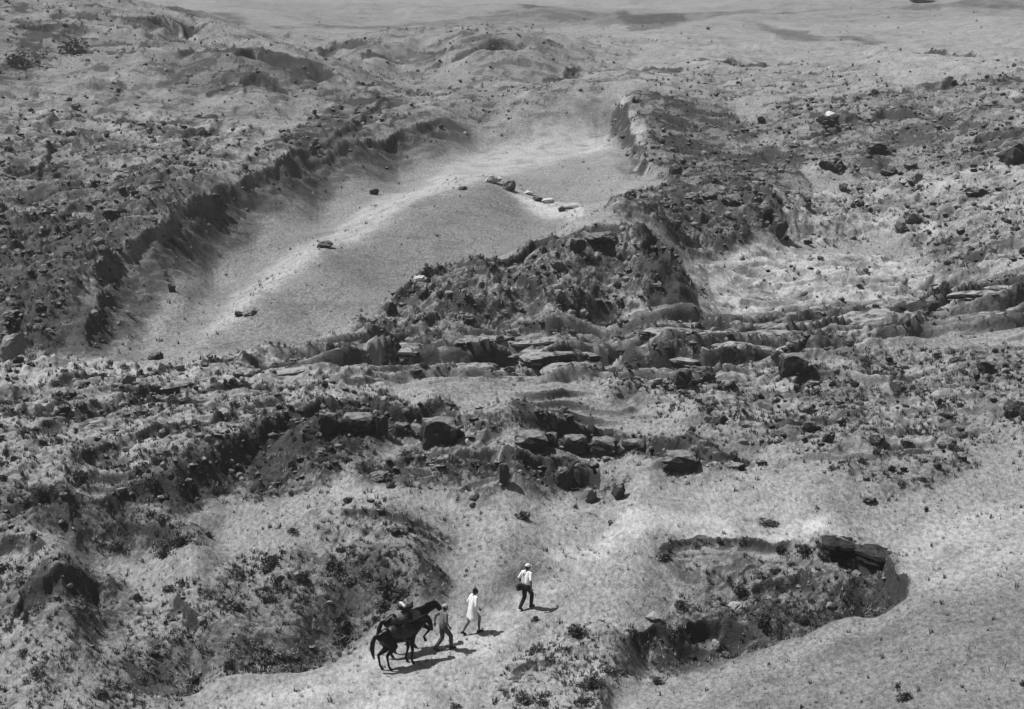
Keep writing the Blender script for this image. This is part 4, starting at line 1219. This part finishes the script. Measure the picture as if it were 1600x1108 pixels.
def fuse(name, shapes, mat, voxel=.012, smooth=4, parent=None):
    """union of closed shapes as one continuous skin"""
    v, f = [], []
    for sv, sf in shapes:
        o = len(v); v += [tuple(p) for p in sv]; f += [tuple(i + o for i in q) for q in sf]
    me = bpy.data.meshes.new(name); me.from_pydata(v, [], f); me.update()
    ob = bpy.data.objects.new(name, me); COL.objects.link(ob)
    rm = ob.modifiers.new('r', 'REMESH'); rm.mode = 'VOXEL'; rm.voxel_size = voxel; rm.use_smooth_shade = True
    if smooth:
        sm = ob.modifiers.new('s', 'SMOOTH'); sm.iterations = smooth; sm.factor = .5
    dg = bpy.context.evaluated_depsgraph_get()
    new = bpy.data.meshes.new_from_object(ob.evaluated_get(dg))
    bpy.data.objects.remove(ob); bpy.data.meshes.remove(me)
    new.name = name; new.materials.clear(); new.materials.append(mat)
    o = bpy.data.objects.new(name, new); COL.objects.link(o)
    if parent is not None: o.parent = parent
    return o
def bend(a, b, l1, l2, d):
    """middle joint of a two-bone limb from a to b, bent towards d"""
    a, b, d = Vector(a), Vector(b), Vector(d)
    e = b - a; L = min(e.length, (l1 + l2) * .999); h = e.normalized()
    x_ = (l1 * l1 - l2 * l2 + L * L) / (2 * L)
    q = math.sqrt(max(l1 * l1 - x_ * x_, 0))
    d = (d - h * d.dot(h)).normalized()
    return a + h * x_ + d * q
def hand(wr, d, side):
    """palm, four unequal curled fingers and a thumb; d = direction the forearm points"""
    d = Vector(d).normalized(); s = Vector((0, 1, 0)); fw = s.cross(d).normalized() * -1
    if fw.x < 0: fw = -fw
    out = []
    k = Vector(wr) + d * .085
    for off in (-.025, 0, .025):
        a = Vector(wr) + fw * off * .6; b = k + fw * off
        out.append(chain([(*a, .017), (*b, .016)], seg=8))
    for j, (off, ln) in enumerate(((.034, .066), (.012, .074), (-.011, .069), (-.033, .052))):
        a = k + fw * off; b = a + d * ln * .55; c_ = b + (d * .55 - s * side * .8).normalized() * ln * .5
        out.append(chain([(*a, .0105), (*b, .0095), (*c_, .0085)], seg=8))
    a = Vector(wr) + d * .03 + fw * .028; b = a + (d * .6 + fw * .8).normalized() * .04; c_ = b + (d * .9 + fw * .2).normalized() * .032
    out.append(chain([(*a, .013), (*b, .0115), (*c_, .0095)], seg=8))
    return out
def person(px, py, yaw, label, front=.33, rear=-.34, lead=1, lean=.08, arms=None, kit='shirt', head_turn=0.0, height=1.74):
    base = on_ground(px, py)
    k = height / 1.74
    root = put('person', None, base, (0, 0, yaw), (k, k, k), label, 'person')
    R = Matrix.Rotation(yaw, 2)
    def gz(x_, y_):
        w = R @ Vector((x_, y_)); return (ground_z(base.x + w.x * k, base.y + w.y * k) - base.z) / k
    hipz = .90 + .5 * (gz(front, 0) + gz(rear, 0))
    S_ = {}
    top = lambda z_: lean * (z_ - .9) * 1.0
    P3 = lambda x_, y_, z_: (x_ + top(z_), y_, z_ + hipz - .90)
    body, trous, shirt = [], [], []
    for sd in (1, -1):
        fx = front if sd == lead else rear
        g = gz(fx, sd * .09)
        lift = 0.0 if fx > 0 else .07
        ank = (fx, sd * .085, g + .085 + lift); hip = (0, sd * .095, hipz)
        kn = bend(hip, ank, .44, .43, (1, 0, 0))
        body.append(chain([(*hip, .09), (*(Vector(hip) * .5 + Vector(kn) * .5), .078), (*kn, .056), (*(Vector(kn) * .6 + Vector(ank) * .4 + Vector((-.02, 0, 0))), .055), (*ank, .036)]))
        if fx > 0: ft = [(fx - .05, sd * .085, g + .045, .038), (fx + .06, sd * .09, g + .045, .04), (fx + .16, sd * .095, g + .03, .03)]
        else: ft = [(fx - .06, sd * .085, g + .12, .036), (fx + .03, sd * .09, g + .075, .038), (fx + .10, sd * .095, g + .03, .03)]
        body.append(chain(ft, 1.15)); S_['foot%d' % sd] = ft
        S_['leg%d' % sd] = (hip, kn, ank)
        if kit != 'tunic':
            body[-2]
            trous.append(chain([(*hip, .115), (*(Vector(hip) * .5 + Vector(kn) * .5), .10), (*kn, .083), (*(Vector(kn) * .5 + Vector(ank) * .5), .078), (ank[0], ank[1], ank[2] + .02, .066)]))
        else:
            trous.append(chain([(*hip, .115), (*(Vector(hip) * .45 + Vector(kn) * .55), .105), (*(Vector(hip) * .15 + Vector(kn) * .85), .098)]))
    for o in (-.07, .07):
        body.append(chain([P3(0, o, .90) + (.115,), P3(0, o, 1.08) + (.10,), P3(0, o * 1.15, 1.28) + (.105,), P3(-.01, o * 1.3, 1.42) + (.075,)]))
        shirt.append(chain([P3(0, o, .86 if kit == 'tunic' else 1.06) + (.135,), P3(0, o, 1.12) + (.132,), P3(0, o * 1.2, 1.28) + (.125,), P3(-.01, o * 1.35, 1.43) + (.085,)]))
    trous.append(chain([P3(0, -.06, .93) + (.125,), P3(0, .06, .93) + (.125,)]))
    body.append(chain([P3(0, -.15, 1.42) + (.062,), P3(0, .15, 1.42) + (.062,)]))
    shirt.append(chain([P3(0, -.165, 1.415) + (.075,), P3(0, .165, 1.415) + (.075,)]))
    body.append(chain([P3(-.01, 0, 1.42) + (.062,), P3(.01, 0, 1.54) + (.055,)]))
    hc = Vector(P3(.03, 0, 1.635))
    hd = [ball(hc, .092, .074, .112), ball(hc + Vector((.03, 0, -.05)), .068, .058, .068), chain([(*(hc + Vector((.085, 0, .02))), .012), (*(hc + Vector((.108, 0, -.022))), .016)], seg=8),
          chain([(*(hc + Vector((.086, -.02, -.062))), .009), (*(hc + Vector((.086, .02, -.062))), .009)], seg=8)]
    for s in (1, -1):
        hd.append(ball(hc + Vector((-.005, s * .075, -.01)), .02, .012, .032)); hd.append(ball(hc + Vector((.078, s * .032, .012)), .013, .016, .012))
    Rm = Matrix.Rotation(head_turn, 3, 'Z')
    turn = lambda sh: ([hc + Rm @ (Vector(p) - hc) for p in sh[0]], sh[1])
    body += [turn(h_) for h_ in hd]
    arms = arms or {}
    for sd in (1, -1):
        sh = Vector(P3(0, sd * .185, 1.42))
        wr = Vector(P3(*arms.get(sd, (-.18 if sd == lead else .22, sd * .26, .93))))
        if (wr - sh).length > .53: wr = sh + (wr - sh).normalized() * .53
        el = bend(sh, wr, .29, .26, (-1, sd * .6, 0))
        body.append(chain([(*sh, .052), (*el, .040), (*(el * .6 + wr * .4), .040), (*wr, .026)]))
        body += hand(wr, wr - el, sd)
        fr = 1.0 if kit == 'tunic' else .9
        shirt.append(chain([(*sh, .072), (*(sh * .4 + el * .6), .060), (*(sh * (1 - fr) + el * fr), .056)] + ([(*(el * .5 + wr * .5), .052)] if kit != 'shirt' else [])))
        S_['wrist%d' % sd] = wr
    if kit == 'tunic':
        for o in (-.06, 0, .06):
            shirt.append(chain([P3(0, o, .95) + (.14,), (.01, o * 1.5, hipz - .14, .16), (.0, o * 1.9, hipz - .26, .165)]))
    fuse('body', body, SKIN, .010, 3, root)
    if kit == 'tunic':
        fuse('long_shirt', shirt, WHITE, .015, 4, root); fuse('short_trousers', trous, GREYC, .015, 3, root)
        fuse('hair', [turn(ball(hc + Vector((-.018, 0, .035)), .098, .088, .10)), turn(ball(hc + Vector((-.05, 0, -.02)), .062, .078, .08))], HAIR, .012, 2, root)
    elif kit == 'shirt':
        fuse('shirt', shirt, WHITE, .015, 4, root); fuse('trousers', trous, DARKC, .015, 3, root)
        fuse('hair', [turn(ball(hc + Vector((-.02, 0, .0)), .086, .080, .10))], HAIR, .012, 2, root)
        fuse('cap', [turn(ball(hc + Vector((-.005, 0, .065)), .106, .092, .07)), turn(ball(hc + Vector((.09, 0, .052)), .075, .07, .014, .15))], WHITE, .010, 2, root)
    else:
        fuse('jacket', shirt, GREYC, .015, 4, root); fuse('trousers', trous, KHAKI, .015, 3, root)
        fuse('hair', [turn(ball(hc + Vector((-.02, 0, .0)), .086, .080, .10))], HAIR, .012, 2, root)
        fuse('cap', [turn(ball(hc + Vector((-.005, 0, .065)), .108, .094, .072)), turn(ball(hc + Vector((.09, 0, .048)), .07, .07, .014, .15))], plain_material('pale_cap', .42), .010, 2, root)
    for sd in (1, -1):
        fuse('shoe', [chain([(p[0], p[1], p[2] + .004, p[3] + .014) for p in S_['foot%d' % sd]], 1.1)], SHOE, .012, 2, root)
    return root, S_, base, hipz, P3, k
def local(root_yaw, base, k, p):
    w = Matrix.Rotation(root_yaw, 3, 'Z') @ Vector(p); return base + w * k

# the man in front: white cap and shirt, dark bag on his left hip
y3 = math.radians(52)
m3 = person(822, 951, y3, 'man in white cap and white shirt walking ahead with a dark bag', .20, -.24, -1, .10, {1: (.06, .24, .98), -1: (-.12, -.34, .92)}, 'shirt', -.5)
bagbase = local(y3, m3[2], m3[5], (-.04, .275, m3[3] - .10))
bag = put('shoulder_bag', None, bagbase, (0, 0, y3), (1, 1, 1), 'dark bag hanging at the hip of the man in white cap', 'bag')
def box_shape(cx, cy, cz, sx, sy, sz, b=.03):
    v, f = ico(2)
    m = np.abs(v).max(1, keepdims=True)
    w = .25 * v + .75 * v / m * .9
    return [Vector((cx + p[0] * sx, cy + p[1] * sy, cz + p[2] * sz)) for p in w], [tuple(q) for q in f]
fuse('pouch', [box_shape(0, 0, 0, .17, .07, .13)], LEATHER, .012, 1, bag)
fuse('flap', [box_shape(0, .035, .06, .175, .05, .075)], LEATHER, .012, 1, bag)
sh_top = Vector((.03, -.08, .66))
fuse('strap', [chain([(.1, .0, .10, .014), (.09, -.09, .36, .014), (.03, -.20, .62, .014)], seg=8), chain([(-.1, 0, .10, .014), (-.12, -.10, .36, .014), (-.02, -.20, .62, .014)], seg=8)], LEATHER, .010, 1, bag)
# the second: black hair and a long white shirt
y2 = math.radians(30)
m2 = person(738, 990, y2, 'black haired man in a long white shirt walking behind the first man', .24, -.34, -1, .16, {1: (.12, .22, .98), -1: (.16, -.24, 1.0)}, 'tunic', -.3)
# the third leads the horses
y1 = math.radians(28)
m1 = person(693, 1016, y1, 'man in pale cap and mottled jacket walking beside the horses', .27, -.27, -1, .08, {1: (-.22, .27, 1.02), -1: (.12, -.26, .95)}, 'jacket', .0)

HK = 1.12
def horse(px, py, yaw, label, neck, head, hooves, tailbend=0.0):
    base = on_ground(px, py)
    root = put('horse', None, base, (0, 0, yaw), (HK, HK, HK), label, 'horse')
    R = Matrix.Rotation(yaw, 2)
    def gz(x_, y_):
        w = R @ Vector((x_, y_)) * HK; return (ground_z(base.x + w.x, base.y + w.y) - base.z) / HK
    # trunk tilts with the ground
    gf = .5 * (gz(.4, .13) + gz(.4, -.13)); gb = .5 * (gz(-.52, .13) + gz(-.52, -.13))
    tz = lambda x_: gb + (gf - gb) * (x_ + .52) / .92
    T = lambda x_, y_, z_: (x_, y_, z_ + tz(x_))
    sh = [chain([T(-.64, 0, 1.16) + (.17,), T(-.50, 0, 1.17) + (.255,), T(-.22, 0, 1.10) + (.27,), T(.08, 0, 1.07) + (.285,), T(.32, 0, 1.10) + (.285,), T(.50, 0, 1.14) + (.22,), T(.60, 0, 1.16) + (.15,)], .84, 18),
          chain([T(.20, 0, 1.28) + (.11,), T(.38, 0, 1.32) + (.13,), T(.52, 0, 1.28) + (.15,)], .7, 12)]
    nk = [T(.44, 0, 1.18) + (.23,)] + [T(*p[:3]) + (p[3],) for p in neck]
    sh.append(chain(nk, .62, 14)); sh.append(chain([T(*p[:3]) + (p[3],) for p in head], .78, 12))
    h0, h1 = Vector(T(*head[0][:3])), Vector(T(*head[1][:3]))
    for s in (1, -1):
        e = h0 + Vector((-.02, s * .055, .07)); sh.append(chain([(*e, .026), (*(e + Vector((.0, s * .015, .10))), .012)], seg=8))
    for (key, hx, hy) in (('hl', -.50, .13), ('hr', -.50, -.13), ('fl', .40, .13), ('fr', .40, -.13)):
        dx, lift = hooves.get(key, (0, 0))
        s = 1 if hy > 0 else -1
        g = gz(hx + dx, hy) + lift
        if key[0] == 'h':
            a = Vector(T(-.50, hy * .85, 1.08)); hf = Vector((hx + dx, hy, g + .05)); fet = hf + Vector((-.06, 0, .11))
            hock = fet + Vector((-.05 + lift * .1, 0, .35)); st = bend(a, hock, .40, .36, (1, 0, -.1))
            sh.append(chain([(*a, .19), (*st, .135), (*(st * .5 + hock * .5), .085), (*hock, .058), (*(hock * .5 + fet * .5), .040), (*fet, .042), (*hf, .046)], .8))
        else:
            a = Vector(T(.36, hy * .9, 1.0)); hf = Vector((hx + dx, hy, g + .05)); fet = hf + Vector((-.05, 0, .11))
            kn = bend(a, fet, .54, .32, (1, 0, 0)) if lift > .05 else a * .38 + fet * .62 + Vector((.03, 0, 0))
            sh.append(chain([(*a, .15), (*(a * .6 + kn * .4 + Vector((-.02, 0, 0))), .095), (*kn, .055), (*(kn * .5 + fet * .5), .038), (*fet, .040), (*hf, .045)], .85))
        fuse('hoof', [chain([(hf.x - .005, hf.y, g + .065, .046), (hf.x + .015, hf.y, g + .022, .055)], 1.0, 10)], HOOF, .014, 1, root)
    fuse('body', sh, HIDE, .018, 5, root)
    t0 = Vector(T(-.72, 0, 1.24))
    fuse('tail', [chain([(*t0, .045), (t0.x - .13, .01, t0.z - .02, .065), (t0.x - .22, .02, t0.z - .22, .085), (t0.x - .23, .02 + tailbend, t0.z - .50, .075), (t0.x - .17, .02 + tailbend, t0.z - .78, .03)], .8),
                  chain([(t0.x - .18, .02, t0.z - .12, .06), (t0.x - .27, .03, t0.z - .40, .06), (t0.x - .20, .03 + tailbend, t0.z - .72, .02)], .7)], HAIR, .016, 2, root)
    mn = [(*(Vector(nk[i][:3]) + Vector((-.06, -.02, nk[i][3] * .82))), .06) for i in range(1, len(nk))] + [(*(h0 + Vector((.0, 0, .08))), .04)]
    fuse('mane', [chain(mn, .55), chain([(q[0] + .0, q[1] - .05, q[2] - .09, q[3] * .9) for q in mn], .4)], HAIR, .016, 2, root)
    # halter
    fuse('halter', [chain([(*(h1 + Vector((-.07, .07, .02))), .012), (*(h1 + Vector((.05, .072, .06))), .012)], seg=8), chain([(*(h1 + Vector((-.07, -.07, .02))), .012), (*(h1 + Vector((.05, -.072, .06))), .012)], seg=8)], LEATHER, .010, 0, root)
    return root, base, T, h1
def saddle(hs, yaw, label, pack, high):
    root, base, T, _ = hs
    p = local(yaw, base, HK, T(.02, 0, 1.36))
    r = put('saddle', None, p, (0, 0, yaw), (HK, HK, HK), label, 'saddle')
    fuse('saddle_cloth', [chain([(-.26, 0, -.22, .275), (.02, 0, -.24, .30), (.26, 0, -.21, .29)], .86, 18)], GREYC if pack else LEATHER, .016, 2, r)
    fuse('seat', [chain([(-.20, 0, .20, .10), (-.05, 0, .15, .11), (.14, 0, .20, .09)], 1.3, 12), chain([(-.24, -.09, .26, .04), (-.26, 0, .30, .045), (-.24, .09, .26, .04)], seg=10)], LEATHER, .014, 2, r)
    fuse('pommel', [chain([(.17, 0, .20, .05), (.20, 0, .32, .035)], seg=10)], LEATHER, .012, 1, r)
    for s in (1, -1):
        fuse('flap', [chain([(.02, s * .24, .02, .09), (.02, s * .275, -.20, .10), (.03, s * .275, -.38, .07)], .35, 12)], LEATHER, .014, 1, r)
        fuse('stirrup', [chain([(.05, s * .30, -.36, .014), (.05, s * .31, -.52, .014)], seg=8), chain([(-.01, s * .31, -.54, .016), (.11, s * .31, -.54, .016)], seg=8)], LEATHER, .012, 0, r)
    return r
yh = math.radians(25)
hA = horse(626, 1040, yh, 'dark horse with a glossy rump and arched tail, nearer of the two', [(.70, 0, 1.28, .165), (.92, 0, 1.36, .12)], [(.94, 0, 1.37, .10), (1.02, 0, 1.22, .095), (1.08, 0, 1.02, .066), (1.095, 0, .94, .06)],
           {'hl': (-.10, 0), 'hr': (.10, 0), 'fl': (-.12, 0), 'fr': (-.02, 0)}, .02)
saddle(hA, yh, 'black saddle on the nearer horse', False, 0)
pB = local(yh, hA[1], 1, (.62, .95, 0)); pBx = sheet(pB.x, pB.y, ground_z(pB.x, pB.y))
hB = horse(pBx[0], pBx[1], yh, 'dark horse stepping with a raised foreleg, farther and ahead', [(.76, 0, 1.32, .175), (1.02, 0, 1.38, .13)], [(1.04, 0, 1.39, .105), (1.15, 0, 1.25, .095), (1.25, 0, 1.06, .068), (1.28, 0, .98, .06)],
           {'hl': (.12, 0), 'hr': (-.06, 0), 'fl': (-.05, 0), 'fr': (.20, .26)}, .0)
sB = saddle(hB, yh, 'saddle with a pale cloth on the farther horse', True, 0)
pk = put('pack_roll', None, local(yh, hB[1], HK, hB[2](-.12, 0, 1.66)), (0, 0, yh), (1, 1, 1), 'pale rolled blanket tied on the saddle of the farther horse', 'blanket')
fuse('roll', [chain([(0, -.2, 0, .06), (0, 0, .02, .065), (0, .2, 0, .06)], 1.0, 12)], PALEC, .014, 1, pk)
for s in (-.12, .12):
    fuse('tie_strap', [chain([(-.06, s, -.04, .012), (0, s, .085, .012), (.06, s, -.04, .012)], 1.0, 8)], LEATHER, .012, 0, pk)
# lead rope from the nearer horse to the hand of the man beside it
ha = local(yh, hA[1], HK, hA[3] + Vector((.03, 0, -.1))); hb = local(y1, m1[2], m1[5], m1[1]['wrist1'])
mid_ = (ha + hb) / 2 - Vector((0, 0, .08))
rope = fuse('lead_rope', [chain([(*ha, .012), (*mid_, .012), (*hb, .012)], seg=8)], LEATHER, .010, 0)
rope['label'] = 'thin rope from the nearer horse to the hand of the man'; rope['category'] = 'rope'

# ------------------------------------------------------------------ summer haze filling the valley air
hz = bpy.data.meshes.new('haze')
vs = [(x_, y_, z_) for z_ in (-60, 220) for x_, y_ in ((-2700, -60), (2700, -60), (2700, 2900), (-2700, 2900))]
hz.from_pydata(vs, [], [(3, 2, 1, 0), (4, 5, 6, 7), (0, 1, 5, 4), (1, 2, 6, 5), (2, 3, 7, 6), (3, 0, 4, 7)])
hm = bpy.data.materials.new('haze'); hm.use_nodes = True
hn = hm.node_tree; hn.nodes.clear()
ho = hn.nodes.new('ShaderNodeOutputMaterial'); hv = hn.nodes.new('ShaderNodeVolumePrincipled')
hv.inputs['Color'].default_value = (.9, .9, .9, 1); hv.inputs['Density'].default_value = 0.0003; hv.inputs['Anisotropy'].default_value = .2
hn.links.new(hv.outputs[0], ho.inputs['Volume'])
hz.materials.append(hm)
put('haze', hz, kind='stuff')
